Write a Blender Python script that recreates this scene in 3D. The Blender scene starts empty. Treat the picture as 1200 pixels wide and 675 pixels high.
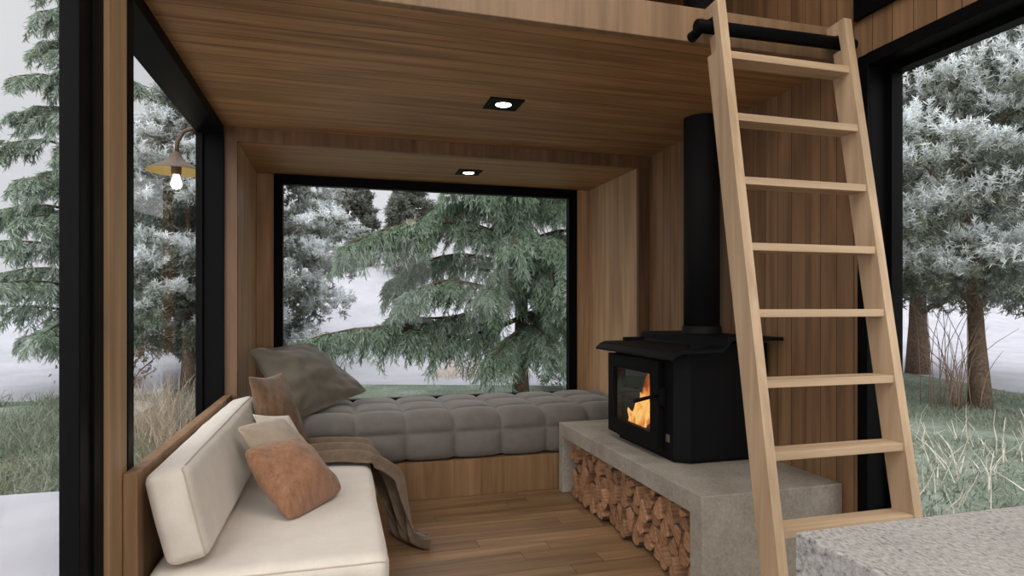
import bpy, bmesh, math, random
import numpy as np
from mathutils import Vector, noise as mnoise

random.seed(7)
RNG = np.random.default_rng(11)
SC = bpy.context.scene
COL = SC.collection
PI = math.pi

# ------------------------------------------------------------------ helpers
class MB:
    """collects shapes, becomes ONE mesh object"""
    def __init__(s): s.v, s.f, s.m, s.sm = [], [], [], []
    def add(s, vs, fs, mat=0, smooth=False):
        o = len(s.v); s.v += [tuple(p) for p in vs]
        for f in fs:
            s.f.append([i + o for i in f]); s.m.append(mat); s.sm.append(smooth)
        return s
    def box(s, x0, x1, y0, y1, z0, z1, mat=0):
        vs = [(x0,y0,z0),(x1,y0,z0),(x1,y1,z0),(x0,y1,z0),(x0,y0,z1),(x1,y0,z1),(x1,y1,z1),(x0,y1,z1)]
        return s.add(vs, [(0,3,2,1),(4,5,6,7),(0,1,5,4),(1,2,6,5),(2,3,7,6),(3,0,4,7)], mat)
    def prism(s, poly, axis, a0, a1, mat=0, smooth=False):
        """poly in the plane of the other two axes: x->(y,z)  y->(x,z)  z->(x,y)"""
        def mk(p, a):
            return {'x': (a, p[0], p[1]), 'y': (p[0], a, p[1]), 'z': (p[0], p[1], a)}[axis]
        n = len(poly)
        vs = [mk(p, a0) for p in poly] + [mk(p, a1) for p in poly]
        s.add(vs, [list(range(n))[::-1], list(range(n, 2*n))], mat)
        return s.add(vs, [(i, (i+1) % n, n + (i+1) % n, n + i) for i in range(n)], mat, smooth)
    def tube(s, pts, rad, n=12, mat=0, smooth=True, flat=None):
        pts = [Vector(p) for p in pts]; k = len(pts)
        if not hasattr(rad, '__len__'): rad = [rad]*k
        vs = []
        up = None
        for i in range(k):
            t = (pts[min(i+1, k-1)] - pts[max(i-1, 0)]).normalized()
            if up is None:
                a = Vector((0,0,1)) if abs(t.z) < .9 else Vector((1,0,0))
                up = (a - t*a.dot(t)).normalized()
            else:
                up = (up - t*up.dot(t)).normalized()
            sd = t.cross(up)
            for j in range(n):
                q = 2*PI*j/n
                vs.append(pts[i] + (up*math.cos(q) + sd*math.sin(q))*rad[i])
        fs = [(i*n+j, i*n+(j+1) % n, (i+1)*n+(j+1) % n, (i+1)*n+j) for i in range(k-1) for j in range(n)]
        s.add(vs, fs, mat, smooth)
        return s.add(vs, [list(range(n))[::-1], [(k-1)*n+j for j in range(n)]], mat)
    def lathe(s, prof, c, n=28, mat=0, smooth=True, cap=True):
        vs = [(c[0]+r*math.cos(2*PI*j/n), c[1]+r*math.sin(2*PI*j/n), c[2]+z) for r, z in prof for j in range(n)]
        k = len(prof)
        s.add(vs, [(i*n+j, i*n+(j+1) % n, (i+1)*n+(j+1) % n, (i+1)*n+j) for i in range(k-1) for j in range(n)], mat, smooth)
        if cap: s.add(vs, [list(range(n))[::-1], [(k-1)*n+j for j in range(n)]], mat)
        return s
    def grid(s, fn, nu, nv, mat=0, smooth=True):
        vs = [fn(i/nu, j/nv) for i in range(nu+1) for j in range(nv+1)]
        return s.add(vs, [(i*(nv+1)+j, (i+1)*(nv+1)+j, (i+1)*(nv+1)+j+1, i*(nv+1)+j+1) for i in range(nu) for j in range(nv)], mat, smooth)

def link(name, me, parent=None):
    o = bpy.data.objects.new(name, me); COL.objects.link(o)
    if parent is not None: o.parent = parent
    return o

def world_loc(o):
    p = Vector((0,0,0))
    while o is not None:
        p += o.location; o = o.parent
    return p

def build(name, mb, mat, parent=None, bevel=0, weld=False, base=None, segs=2):
    """one mesh object; vertices are given in room coordinates. A top-level mesh gets its origin at its base."""
    mats = mat if isinstance(mat, (list, tuple)) else [mat]
    if parent is None:
        if base is None:
            a = np.array(mb.v); lo, hi = a.min(0), a.max(0)
            base = ((lo[0]+hi[0])/2, (lo[1]+hi[1])/2, lo[2])
        org = Vector(base)
    else:
        org = world_loc(parent)
    me = bpy.data.meshes.new(name)
    me.from_pydata([tuple(Vector(v) - org) for v in mb.v], [], mb.f)
    me.polygons.foreach_set('material_index', mb.m)
    me.polygons.foreach_set('use_smooth', mb.sm)
    for m in mats: me.materials.append(m)
    bm = bmesh.new(); bm.from_mesh(me)
    bmesh.ops.remove_doubles(bm, verts=bm.verts, dist=1e-5)
    bmesh.ops.recalc_face_normals(bm, faces=bm.faces)
    bm.to_mesh(me); bm.free(); me.update()
    o = link(name, me, parent)
    if parent is None: o.location = org
    if bevel:
        b = o.modifiers.new('bevel', 'BEVEL'); b.width = bevel; b.segments = segs; b.limit_method = 'ANGLE'; b.angle_limit = math.radians(40)
    return o

def tag(o, label=None, cat=None, group=None, kind=None):
    if label: o['label'] = label
    if cat: o['category'] = cat
    if group: o['group'] = group
    if kind: o['kind'] = kind
    return o

def thing(name, loc, label, cat, group=None):
    o = bpy.data.objects.new(name, None); COL.objects.link(o)
    o.location = loc; o.empty_display_size = .05
    return tag(o, label, cat, group)

def struct(name, mb, mat, label=None, bevel=0, parent=None):
    o = build(name, mb, mat, parent, bevel)
    if parent is None: tag(o, label, None, None, 'structure')
    return o

def copy_tree(o, parent=None):
    c = o.copy(); COL.objects.link(c); c.parent = parent
    for ch in list(o.children): copy_tree(ch, c)
    return c

# ------------------------------------------------------------------ materials
def srgb(r, g, b):
    f = lambda c: (c/255/12.92) if c/255 <= .04045 else ((c/255+.055)/1.055)**2.4
    return (f(r), f(g), f(b), 1)

def newmat(name):
    m = bpy.data.materials.new(name); m.use_nodes = True
    nt = m.node_tree; b = nt.nodes['Principled BSDF']
    return m, nt, b

def N(nt, t, **kw):
    n = nt.nodes.new(t)
    for k, v in kw.items():
        if k.startswith('in_'):
            n.inputs[int(k[3:])].default_value = v
        else: setattr(n, k, v)
    return n

def math_n(nt, op, a, b=None, c=None):
    n = nt.nodes.new('ShaderNodeMath'); n.operation = op
    for i, x in enumerate((a, b, c)):
        if x is None: continue
        if hasattr(x, 'is_output') or isinstance(x, bpy.types.NodeSocket): nt.links.new(x, n.inputs[i])
        else: n.inputs[i].default_value = x
    return n.outputs[0]

def mixc(nt, fac, a, b, mode='MIX'):
    n = nt.nodes.new('ShaderNodeMix'); n.data_type = 'RGBA'; n.blend_type = mode
    for sock, x in ((n.inputs[0], fac), (n.inputs[6], a), (n.inputs[7], b)):
        if isinstance(x, bpy.types.NodeSocket): nt.links.new(x, sock)
        else: sock.default_value = x
    return n.outputs[2]

def ramp(nt, fac, stops):
    n = nt.nodes.new('ShaderNodeValToRGB'); e = n.color_ramp.elements
    while len(e) < len(stops): e.new(.5)
    for el, (p, c) in zip(e, stops): el.position = p; el.color = c
    nt.links.new(fac, n.inputs[0]); return n.outputs[0]

def wood(name, dark, light, grain='z', plank=None, width=.09, off=0.0, rough=.5, gap=.006, tone=.22, stagger=None):
    """long-grain timber; plank = axis across which boards lie side by side"""
    m, nt, b = newmat(name)
    L = nt.links.new
    tc = N(nt, 'ShaderNodeNewGeometry')
    sep = N(nt, 'ShaderNodeSeparateXYZ'); L(tc.outputs['Position'], sep.inputs[0])
    ax = {'x': sep.outputs[0], 'y': sep.outputs[1], 'z': sep.outputs[2]}
    rnd = None; gapmask = None
    if plank:
        q = math_n(nt, 'DIVIDE', math_n(nt, 'ADD', ax[plank], off + 50*width), width)
        idx = math_n(nt, 'FLOOR', q); fr = math_n(nt, 'FRACT', q)
        if stagger:
            wn0 = N(nt, 'ShaderNodeTexWhiteNoise', noise_dimensions='1D'); L(idx, wn0.inputs['W'])
            q2 = math_n(nt, 'ADD', math_n(nt, 'DIVIDE', math_n(nt, 'ADD', ax[grain], 60.0), stagger), wn0.outputs[0])
            idx2 = math_n(nt, 'FLOOR', q2); fr2 = math_n(nt, 'FRACT', q2)
            idx = math_n(nt, 'ADD', math_n(nt, 'MULTIPLY', idx, 7.13), math_n(nt, 'MULTIPLY', idx2, 3.77))
            g2 = math_n(nt, 'LESS_THAN', fr2, .0022/stagger)
        wn = N(nt, 'ShaderNodeTexWhiteNoise', noise_dimensions='1D'); L(idx, wn.inputs['W']); rnd = wn.outputs[0]
        gapmask = math_n(nt, 'LESS_THAN', fr, gap/width*.5)
        if stagger: gapmask = math_n(nt, 'MAXIMUM', gapmask, g2)
    sc = {a: (1.3 if a == grain else 26.0) for a in 'xyz'}
    cmb = N(nt, 'ShaderNodeCombineXYZ')
    for i, a in enumerate('xyz'):
        v = math_n(nt, 'MULTIPLY', ax[a], sc[a])
        if rnd is not None: v = math_n(nt, 'ADD', v, math_n(nt, 'MULTIPLY', rnd, 31.7 + i*11))
        L(v, cmb.inputs[i])
    n1 = N(nt, 'ShaderNodeTexNoise'); n1.inputs['Scale'].default_value = 1.0; n1.inputs['Detail'].default_value = 5; n1.inputs['Roughness'].default_value = .62; n1.inputs['Distortion'].default_value = .6
    L(cmb.outputs[0], n1.inputs['Vector'])
    # broad cathedral figure
    cmb2 = N(nt, 'ShaderNodeCombineXYZ')
    for i, a in enumerate('xyz'):
        v = math_n(nt, 'MULTIPLY', ax[a], .55 if a == grain else 6.0)
        if rnd is not None: v = math_n(nt, 'ADD', v, math_n(nt, 'MULTIPLY', rnd, 17.3 + i*5))
        L(v, cmb2.inputs[i])
    n2 = N(nt, 'ShaderNodeTexNoise'); n2.inputs['Scale'].default_value = 1.0; n2.inputs['Detail'].default_value = 1.5
    L(cmb2.outputs[0], n2.inputs['Vector'])
    rings = math_n(nt, 'PINGPONG', math_n(nt, 'MULTIPLY', n2.outputs[0], 9.0), 1.0)
    f = math_n(nt, 'ADD', math_n(nt, 'MULTIPLY', n1.outputs[0], .8), math_n(nt, 'MULTIPLY', rings, .22))
    col = ramp(nt, f, [(.28, dark), (.72, light)])
    if rnd is not None:
        k = math_n(nt, 'ADD', 1 - tone/2, math_n(nt, 'MULTIPLY', rnd, tone))
        h = N(nt, 'ShaderNodeHueSaturation'); L(col, h.inputs['Color']); L(k, h.inputs['Value']); col = h.outputs[0]
        col = mixc(nt, gapmask, col, (dark[0]*.16, dark[1]*.14, dark[2]*.12, 1))
    L(col, b.inputs['Base Color'])
    b.inputs['Roughness'].default_value = rough
    b.inputs['Specular IOR Level'].default_value = .35
    bp = N(nt, 'ShaderNodeBump'); bp.inputs['Strength'].default_value = .12; bp.inputs['Distance'].default_value = .004
    hgt = n1.outputs[0]
    if gapmask is not None: hgt = math_n(nt, 'SUBTRACT', n1.outputs[0], math_n(nt, 'MULTIPLY', gapmask, 2.5))
    L(hgt, bp.inputs['Height']); L(bp.outputs[0], b.inputs['Normal'])
    return m

def plain(name, col, rough=.5, metal=0, spec=.5, bump=0, bscale=60, var=0):
    m, nt, b = newmat(name)
    b.inputs['Base Color'].default_value = col; b.inputs['Roughness'].default_value = rough
    b.inputs['Metallic'].default_value = metal; b.inputs['Specular IOR Level'].default_value = spec
    if bump or var:
        n = N(nt, 'ShaderNodeTexNoise'); n.inputs['Scale'].default_value = bscale; n.inputs['Detail'].default_value = 4
        g = N(nt, 'ShaderNodeTexCoord'); nt.links.new(g.outputs['Object'], n.inputs['Vector'])
        if var:
            c = ramp(nt, n.outputs[0], [(.3, tuple(x*(1-var) for x in col[:3])+(1,)), (.7, tuple(min(1, x*(1+var)) for x in col[:3])+(1,))])
            nt.links.new(c, b.inputs['Base Color'])
        if bump:
            bp = N(nt, 'ShaderNodeBump'); bp.inputs['Strength'].default_value = bump; bp.inputs['Distance'].default_value = .003
            nt.links.new(n.outputs[0], bp.inputs['Height']); nt.links.new(bp.outputs[0], b.inputs['Normal'])
    return m

def fabric(name, a, c, weave=260, bump=.25, streak=(1,1,1), blot=9.0, sheen=.25):
    m, nt, b = newmat(name); L = nt.links.new
    g = N(nt, 'ShaderNodeTexCoord')
    mp = N(nt, 'ShaderNodeMapping'); mp.inputs['Scale'].default_value = streak; L(g.outputs['Object'], mp.inputs['Vector'])
    n1 = N(nt, 'ShaderNodeTexNoise'); n1.inputs['Scale'].default_value = blot; n1.inputs['Detail'].default_value = 6; n1.inputs['Roughness'].default_value = .7
    L(mp.outputs[0], n1.inputs['Vector'])
    n2 = N(nt, 'ShaderNodeTexNoise'); n2.inputs['Scale'].default_value = weave; n2.inputs['Detail'].default_value = 2
    L(g.outputs['Object'], n2.inputs['Vector'])
    f = math_n(nt, 'ADD', math_n(nt, 'MULTIPLY', n1.outputs[0], .75), math_n(nt, 'MULTIPLY', n2.outputs[0], .25))
    L(ramp(nt, f, [(.32, a), (.68, c)]), b.inputs['Base Color'])
    b.inputs['Roughness'].default_value = .9; b.inputs['Specular IOR Level'].default_value = .15
    b.inputs['Sheen Weight'].default_value = sheen; b.inputs['Sheen Roughness'].default_value = .5
    bp = N(nt, 'ShaderNodeBump'); bp.inputs['Strength'].default_value = bump; bp.inputs['Distance'].default_value = .002
    L(n2.outputs[0], bp.inputs['Height']); L(bp.outputs[0], b.inputs['Normal'])
    return m

def glass_mat(name, tint=(1,1,1,1), ior=1.32):
    m = bpy.data.materials.new(name); m.use_nodes = True; nt = m.node_tree; nt.nodes.clear(); L = nt.links.new
    o = N(nt, 'ShaderNodeOutputMaterial'); mx = N(nt, 'ShaderNodeMixShader'); t = N(nt, 'ShaderNodeBsdfTransparent'); g = N(nt, 'ShaderNodeBsdfGlossy')
    fr = N(nt, 'ShaderNodeFresnel'); fr.inputs[0].default_value = ior
    t.inputs[0].default_value = tint; g.inputs['Roughness'].default_value = .01
    ge = N(nt, 'ShaderNodeNewGeometry')      # one reflection per pane, at its outer skin
    L(math_n(nt, 'MULTIPLY', fr.outputs[0], math_n(nt, 'SUBTRACT', 1.0, ge.outputs['Backfacing'])), mx.inputs[0])
    L(t.outputs[0], mx.inputs[1]); L(g.outputs[0], mx.inputs[2]); L(mx.outputs[0], o.inputs[0])
    return m

def emit(name, col, power):
    m = bpy.data.materials.new(name); m.use_nodes = True; nt = m.node_tree; nt.nodes.clear()
    o = N(nt, 'ShaderNodeOutputMaterial'); e = N(nt, 'ShaderNodeEmission'); e.inputs[0].default_value = col; e.inputs[1].default_value = power
    nt.links.new(e.outputs[0], o.inputs[0]); return m

def leafmat(name, a, b2, frost, var=.35, transl=.25):
    """needle material: per-needle tone between a and b2, frosted where the mesh says snow lies (attribute 'frost')"""
    m = bpy.data.materials.new(name); m.use_nodes = True; nt = m.node_tree; nt.nodes.clear(); L = nt.links.new
    o = N(nt, 'ShaderNodeOutputMaterial'); d = N(nt, 'ShaderNodeBsdfDiffuse'); t = N(nt, 'ShaderNodeBsdfTranslucent'); mx = N(nt, 'ShaderNodeMixShader')
    gi = N(nt, 'ShaderNodeNewGeometry'); at = N(nt, 'ShaderNodeAttribute', attribute_name='frost')
    c = mixc(nt, gi.outputs['Random Per Island'], a, b2)
    c = mixc(nt, at.outputs['Fac'], c, frost)
    L(c, d.inputs[0]); L(c, t.inputs[0]); mx.inputs[0].default_value = transl
    L(d.outputs[0], mx.inputs[1]); L(t.outputs[0], mx.inputs[2]); L(mx.outputs[0], o.inputs[0])
    return m

OAK_D, OAK_L = srgb(128, 88, 58), srgb(178, 134, 96)
M = {}
M['wall'] = wood('wall_timber', srgb(110,82,57), srgb(150,117,85), 'z', 'y', .0885, .032, .55)
M['wallx'] = wood('wall_timber_rear', srgb(124,86,57), srgb(170,127,91), 'z', 'x', .0885, 0, .55)
M['jamb'] = wood('alcove_timber_upright', srgb(150,116,84), srgb(198,162,124), 'z', None)
M['soffit'] = wood('alcove_timber_soffit', srgb(140,102,66), srgb(184,144,102), 'x', None)
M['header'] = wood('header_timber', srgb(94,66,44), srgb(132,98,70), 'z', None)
M['edge'] = wood('alcove_shaded_timber', srgb(84,60,40), srgb(118,88,63), 'z', None)  # shade on the alcove face boards, put into a darker wood colour
M['fascia'] = wood('fascia_timber', srgb(112,87,63), srgb(146,117,88), 'z', None)
M['ceil'] = wood('ceiling_timber', srgb(126,91,55), srgb(174,133,90), 'x', 'y', .1035, .04, .5, gap=.006)
M['floor'] = wood('floor_timber', srgb(102,78,53), srgb(146,115,84), 'x', 'y', .1, .03, .38, gap=.003, tone=.38, stagger=.95)
M['stud'] = wood('stud_timber', srgb(138,110,79), srgb(174,143,108), 'z', None)
M['panel'] = wood('bench_timber', srgb(108,80,54), srgb(148,116,83), 'z', None)
M['sofawood'] = wood('sofa_timber', srgb(118,90,64), srgb(158,126,94), 'z', None)
M['railtop'] = M['sofawood']
M['ladder'] = wood('ladder_timber', srgb(164,138,110), srgb(200,172,140), 'z', None, rough=.5)
M['rung'] = wood('rung_timber', srgb(164,138,110), srgb(200,172,140), 'x', None, rough=.5)
M['black'] = plain('black_frame_metal', (.004,.004,.0045,1), .45, 0, .05)
M['iron'] = plain('stove_black_iron', (.005,.005,.0055,1), .55, 0, .10, bump=.08, bscale=400)
M['pipe'] = plain('flue_matt_black', (.006,.006,.0065,1), .6, 0, .2)
M['seam'] = plain('dark_seam', (.02,.015,.01,1), .8)
M['glass'] = glass_mat('window_glass')
M['stoveglass'] = glass_mat('stove_glass', (.86,.84,.82,1), 2.3)
M['cream'] = fabric('cream_linen', srgb(202,193,181), srgb(216,207,195), 300, .2)
M['creamseam'] = fabric('cream_piping', srgb(178,166,148), srgb(190,178,160), 300, .2)
M['grey'] = fabric('mattress_grey_linen', srgb(100,96,91), srgb(116,110,105), 240, .35, (1,1,1), 14)
M['olive'] = fabric('olive_grey_linen', srgb(92,87,75), srgb(112,106,93), 240, .35, blot=7)
M['tan'] = fabric('tan_linen', srgb(122,86,62), srgb(162,120,92), 200, .5, (10,10,2.2), 6)
M['beige'] = fabric('beige_linen', srgb(156,140,120), srgb(176,160,140), 260, .3)
M['brown'] = fabric('brown_velvet', srgb(84,63,46), srgb(130,102,78), 260, .35, (5,5,1.2), 6)
M['throw'] = fabric('brown_throw', srgb(92,76,62), srgb(122,104,86), 420, .6, blot=20)

def concrete(name, c0, c1, speck, rough=.75):
    m, nt, b = newmat(name); L = nt.links.new
    g = N(nt, 'ShaderNodeTexCoord')
    n1 = N(nt, 'ShaderNodeTexNoise'); n1.inputs['Scale'].default_value = 5; n1.inputs['Detail'].default_value = 8; n1.inputs['Roughness'].default_value = .65; L(g.outputs['Object'], n1.inputs['Vector'])
    n2 = N(nt, 'ShaderNodeTexNoise'); n2.inputs['Scale'].default_value = 75; n2.inputs['Detail'].default_value = 4; L(g.outputs['Object'], n2.inputs['Vector'])
    n3 = N(nt, 'ShaderNodeTexVoronoi'); n3.inputs['Scale'].default_value = 60; L(g.outputs['Object'], n3.inputs['Vector'])
    f = math_n(nt, 'ADD', math_n(nt, 'MULTIPLY', n1.outputs[0], .6), math_n(nt, 'MULTIPLY', n2.outputs[0], .4))
    c = ramp(nt, f, [(.36, c0), (.64, c1)])
    pit = math_n(nt, 'MULTIPLY', math_n(nt, 'LESS_THAN', n3.outputs['Distance'], .13), math_n(nt, 'GREATER_THAN', n2.outputs[0], .54))
    c = mixc(nt, math_n(nt, 'MULTIPLY', pit, speck), c, tuple(x*.35 for x in c0[:3])+(1,))
    L(c, b.inputs['Base Color']); b.inputs['Roughness'].default_value = rough; b.inputs['Specular IOR Level'].default_value = .3
    bp = N(nt, 'ShaderNodeBump'); bp.inputs['Strength'].default_value = .25; bp.inputs['Distance'].default_value = .002
    L(math_n(nt, 'SUBTRACT', n2.outputs[0], pit), bp.inputs['Height']); L(bp.outputs[0], b.inputs['Normal'])
    return m
M['concrete'] = concrete('hearth_concrete', srgb(134,125,112), srgb(168,160,149), .6)

def granite(name):
    m, nt, b = newmat(name); L = nt.links.new
    g = N(nt, 'ShaderNodeTexCoord')
    mp = N(nt, 'ShaderNodeMapping'); mp.inputs['Scale'].default_value = (1.5, .9, 1); mp.inputs['Rotation'].default_value = (0, 0, .6); L(g.outputs['Object'], mp.inputs['Vector'])
    n2 = N(nt, 'ShaderNodeTexNoise'); n2.inputs['Scale'].default_value = 150; n2.inputs['Detail'].default_value = 5; n2.inputs['Roughness'].default_value = .7; L(mp.outputs[0], n2.inputs['Vector'])
    n1 = N(nt, 'ShaderNodeTexNoise'); n1.inputs['Scale'].default_value = 9; n1.inputs['Detail'].default_value = 5; L(mp.outputs[0], n1.inputs['Vector'])
    f = math_n(nt, 'ADD', math_n(nt, 'MULTIPLY', n2.outputs[0], .85), math_n(nt, 'MULTIPLY', n1.outputs[0], .15))
    c = ramp(nt, f, [(.34, srgb(80,78,76)), (.43, srgb(146,142,138)), (.53, srgb(174,170,165)), (.68, srgb(198,195,190))])
    L(c, b.inputs['Base Color']); b.inputs['Roughness'].default_value = .6; b.inputs['Specular IOR Level'].default_value = .3
    return m
M['granite'] = granite('counter_stone')

def logwood(name):
    m, nt, b = newmat(name); L = nt.links.new
    g = N(nt, 'ShaderNodeTexCoord'); oi = N(nt, 'ShaderNodeObjectInfo')
    mp = N(nt, 'ShaderNodeMapping'); mp.inputs['Scale'].default_value = (3, 40, 40); L(g.outputs['Object'], mp.inputs['Vector'])
    n1 = N(nt, 'ShaderNodeTexNoise'); n1.inputs['Scale'].default_value = 1.5; n1.inputs['Detail'].default_value = 6; L(mp.outputs[0], n1.inputs['Vector'])
    c = ramp(nt, n1.outputs[0], [(.3, srgb(122,86,62)), (.7, srgb(180,138,106))])
    h = N(nt, 'ShaderNodeHueSaturation'); L(c, h.inputs['Color']); L(math_n(nt, 'ADD', .78, math_n(nt, 'MULTIPLY', oi.outputs['Random'], .4)), h.inputs['Value'])
    L(h.outputs[0], b.inputs['Base Color']); b.inputs['Roughness'].default_value = .8; b.inputs['Specular IOR Level'].default_value = .15
    return m
M['log'] = logwood('split_wood')
M['bark'] = plain('log_bark', srgb(78,68,60), .95, 0, .1, bump=.8, bscale=70, var=.55)
M['trunk'] = plain('tree_bark', srgb(104,88,76), .95, 0, .1, bump=.8, bscale=24, var=.4)
M['trunkdark'] = plain('tree_bark_dark', srgb(74,62,52), .95, 0, .1, bump=.8, bscale=30, var=.4)

# ------------------------------------------------------------------ camera
F_PX, YAW, HOR, EYE = 724.66, math.radians(15.737), 358.35, 1.15
cam = bpy.data.cameras.new('camera'); cam.sensor_width = 36; cam.lens = F_PX*36/1200
cam.shift_y = (HOR - 337.5)/1200; cam.clip_start = .02; cam.clip_end = 900
co = bpy.data.objects.new('camera', cam); COL.objects.link(co)
co.location = (0, 0, EYE); co.rotation_euler = (PI/2, 0, -YAW); SC.camera = co

# ------------------------------------------------------------------ the room shell
XL, XR, YB, YR, ZC = -.60, 1.983, 3.69, -2.3, 2.135
ZT = 3.45
struct('floor', MB().box(XL-.2, XR+.2, YR, YB, -.08, 0), M['floor'], 'oak plank floor')
struct('ceiling', MB().box(XL-.06, XR, 2.072, YB, ZC, ZC+.06), M['ceil'], 'boarded timber underside of the loft')
struct('trim_1', MB().box(XL-.06, XR, 2.04, 2.072, ZC, 2.266), M['fascia'], 'pale timber fascia board along the loft edge', .003)
struct('wall_right', MB().box(XR, XR+.14, 1.989, YB+.02, -.05, ZT).box(XR, XR+.14, YR, 1.989, 2.132, ZT), M['wall'], 'vertical timber boarding on the right wall')
# left wall above the glazing, end walls of the tall part
struct('wall_left', MB().box(XL-.14, XL-.06, YR, YB+.02, ZC, ZT).box(XL-.14, XL, YR, -1.9, 0, ZC), M['wall'], 'timber wall above the left glazing')
struct('wall_back', MB().box(XL-.06, XR, YB, YB+.06, ZC, ZT), M['wallx'], 'timber wall at the back of the loft')
rear = MB()
rear.box(XL-.14, -.35, YR-.08, YR, 0, ZT).box(1.75, XR+.14, YR-.08, YR, 0, ZT).box(-.35, 1.75, YR-.08, YR, 2.2, ZT)
struct('wall_rear', rear, M['wallx'], 'timber wall behind the viewer')
rw = struct('added_rear_window', MB().box(-.35,1.75,YR-.08,YR,2.14,2.2).box(-.35,1.75,YR-.08,YR,0,.06).box(-.35,-.29,YR-.08,YR,.06,2.14).box(1.69,1.75,YR-.08,YR,.06,2.14), M['black'], 'added rear window behind the viewer, lets in more daylight')  # unseen rear glazing added to light the room from behind
build('glass_pane', MB().box(-.29,1.69,YR-.045,YR-.04,.06,2.14), M['glass'], rw)
# roof with a long skylight added to bring daylight into the tall part
roof = MB()
roof.box(XL-.14, XR+.14, 1.85, YB+.06, ZT, ZT+.1).box(XL-.14, XR+.14, YR-.08, -1.95, ZT, ZT+.1)
roof.box(XL-.14, -.25, -1.95, 1.85, ZT, ZT+.1).box(1.65, XR+.14, -1.95, 1.85, ZT, ZT+.1)
struct('roof', roof, M['ceil'], 'boarded roof above the tall part of the cabin')
sk = struct('added_skylight', MB().box(-.25,-.2,-1.95,1.85,ZT,ZT+.12).box(1.6,1.65,-1.95,1.85,ZT,ZT+.12).box(-.2,1.6,-1.95,-1.9,ZT,ZT+.12).box(-.2,1.6,1.8,1.85,ZT,ZT+.12), M['black'], 'frame of the added roof skylight')
build('glass_pane', MB().box(-.2,1.6,-1.9,1.8,ZT+.07,ZT+.076), M['glass'], sk)

# alcove around the daybed: face boards, sides, soffit, back strips
AX0, AX1, AYB, AZ = -.533, 1.906, 4.54, 2.058
struct('trim_2', MB().box(XL, XR, YB, YB+.03, AZ, ZC), M['header'], 'narrow timber header over the daybed alcove')
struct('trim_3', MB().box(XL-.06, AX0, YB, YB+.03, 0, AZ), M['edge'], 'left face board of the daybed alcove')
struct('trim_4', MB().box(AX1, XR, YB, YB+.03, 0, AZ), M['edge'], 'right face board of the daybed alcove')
struct('wall_alcove_left', MB().box(XL-.06, AX0, YB+.03, AYB+.06, -.05, AZ+.06), M['jamb'], 'timber left side of the daybed alcove')
struct('wall_alcove_right', MB().box(AX1, XR+.06, YB+.03, AYB+.06, -.05, AZ+.06), M['jamb'], 'timber right side of the daybed alcove')
struct('ceiling_alcove', MB().box(AX0, AX1, YB+.03, AYB+.06, AZ, AZ+.06), M['soffit'], 'timber soffit of the daybed alcove')
WX0, WX1, WZ0 = -.423, 1.807, .42
struct('wall_alcove_back', MB().box(AX0, WX0, AYB, AYB+.06, -.05, AZ).box(WX1, AX1, AYB, AYB+.06, -.05, AZ).box(WX0, WX1, AYB, AYB+.06, -.05, WZ0), M['jamb'], 'timber strips beside the back window')

# back window
fw = .058
w = MB().box(WX0, WX0+fw, AYB-.012, AYB+.05, WZ0, AZ).box(WX1-fw-.01, WX1, AYB-.012, AYB+.05, WZ0, AZ).box(WX0+fw, WX1-fw, AYB-.012, AYB+.05, AZ-.068, AZ).box(WX0+fw, WX1-fw, AYB-.012, AYB+.05, WZ0, .482)
win1 = struct('window_1', w, M['black'], 'black framed picture window behind the daybed', .003)
build('glass_pane', MB().box(WX0+fw, WX1-fw, AYB+.02, AYB+.026, .482, AZ-.068), M['glass'], win1)

# left side window (between the stud and the alcove)
w = MB()
w.box(-.735, XL, 2.08, 2.134, .02, ZC).box(-.735, XL, 3.672, 3.732, .02, ZC)
w.box(-.735, XL, 2.134, 3.672, 2.085, ZC).box(-.735, XL, 2.134, 3.672, .02, .09)
# slim glazing beads against the pane
w.box(-.735, -.70, 2.134, 2.155, .09, 2.085).box(-.735, -.70, 3.655, 3.672, .09, 2.085)
win2 = struct('window_2', w, M['black'], 'black framed side window above the sofa', .002)
build('glass_pane', MB().box(-.723, -.717, 2.134, 3.672, .09, 2.085), M['glass'], win2)
# stud and black slider frame at far left
struct('trim_5', MB().box(-.70, -.603, 1.93, 2.08, 0, ZC), M['stud'], 'upright timber stud beside the sliding door', .002)
d = MB()
d.box(-.68, -.615, 1.86, 1.93, 0, ZC).box(-.668, -.622, 1.785, 1.86, .05, ZC-.05).box(-.73, -.62, -1.9, 1.86, ZC-.05, ZC).box(-.73, -.62, -1.9, 1.80, 0, .05)
d.box(-.668, -.64, -.3, -.2, .05, ZC-.05).box(-.73, -.62, -1.9, -1.8, .05, ZC-.05)
door1 = struct('door_1', d, M['black'], 'black framed glass sliding door at far left', .003)
build('glass_pane', MB().box(-.66, -.654, -1.8, 1.79, .05, ZC-.05), M['glass'], door1)

# right side window
RG = 2.10
w = MB()
w.box(XR, 2.13, 1.942, 1.989, 0, 2.132).box(XR, 2.13, YR+.1, 1.942, 2.087, 2.132).box(XR, 2.13, YR, 1.942, 0, .05).box(XR, 2.13, YR, YR+.1, .05, 2.132)
w.box(2.075, 2.13, YR+.1, 1.942, 2.06, 2.087).box(2.075, 2.13, 1.915, 1.942, .05, 2.06)
win3 = struct('window_3', w, M['black'], 'tall black framed window on the right', .002)
build('glass_pane', MB().box(RG, RG+.006, YR+.1, 1.915, .05, 2.06), M['glass'], win3)

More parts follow.
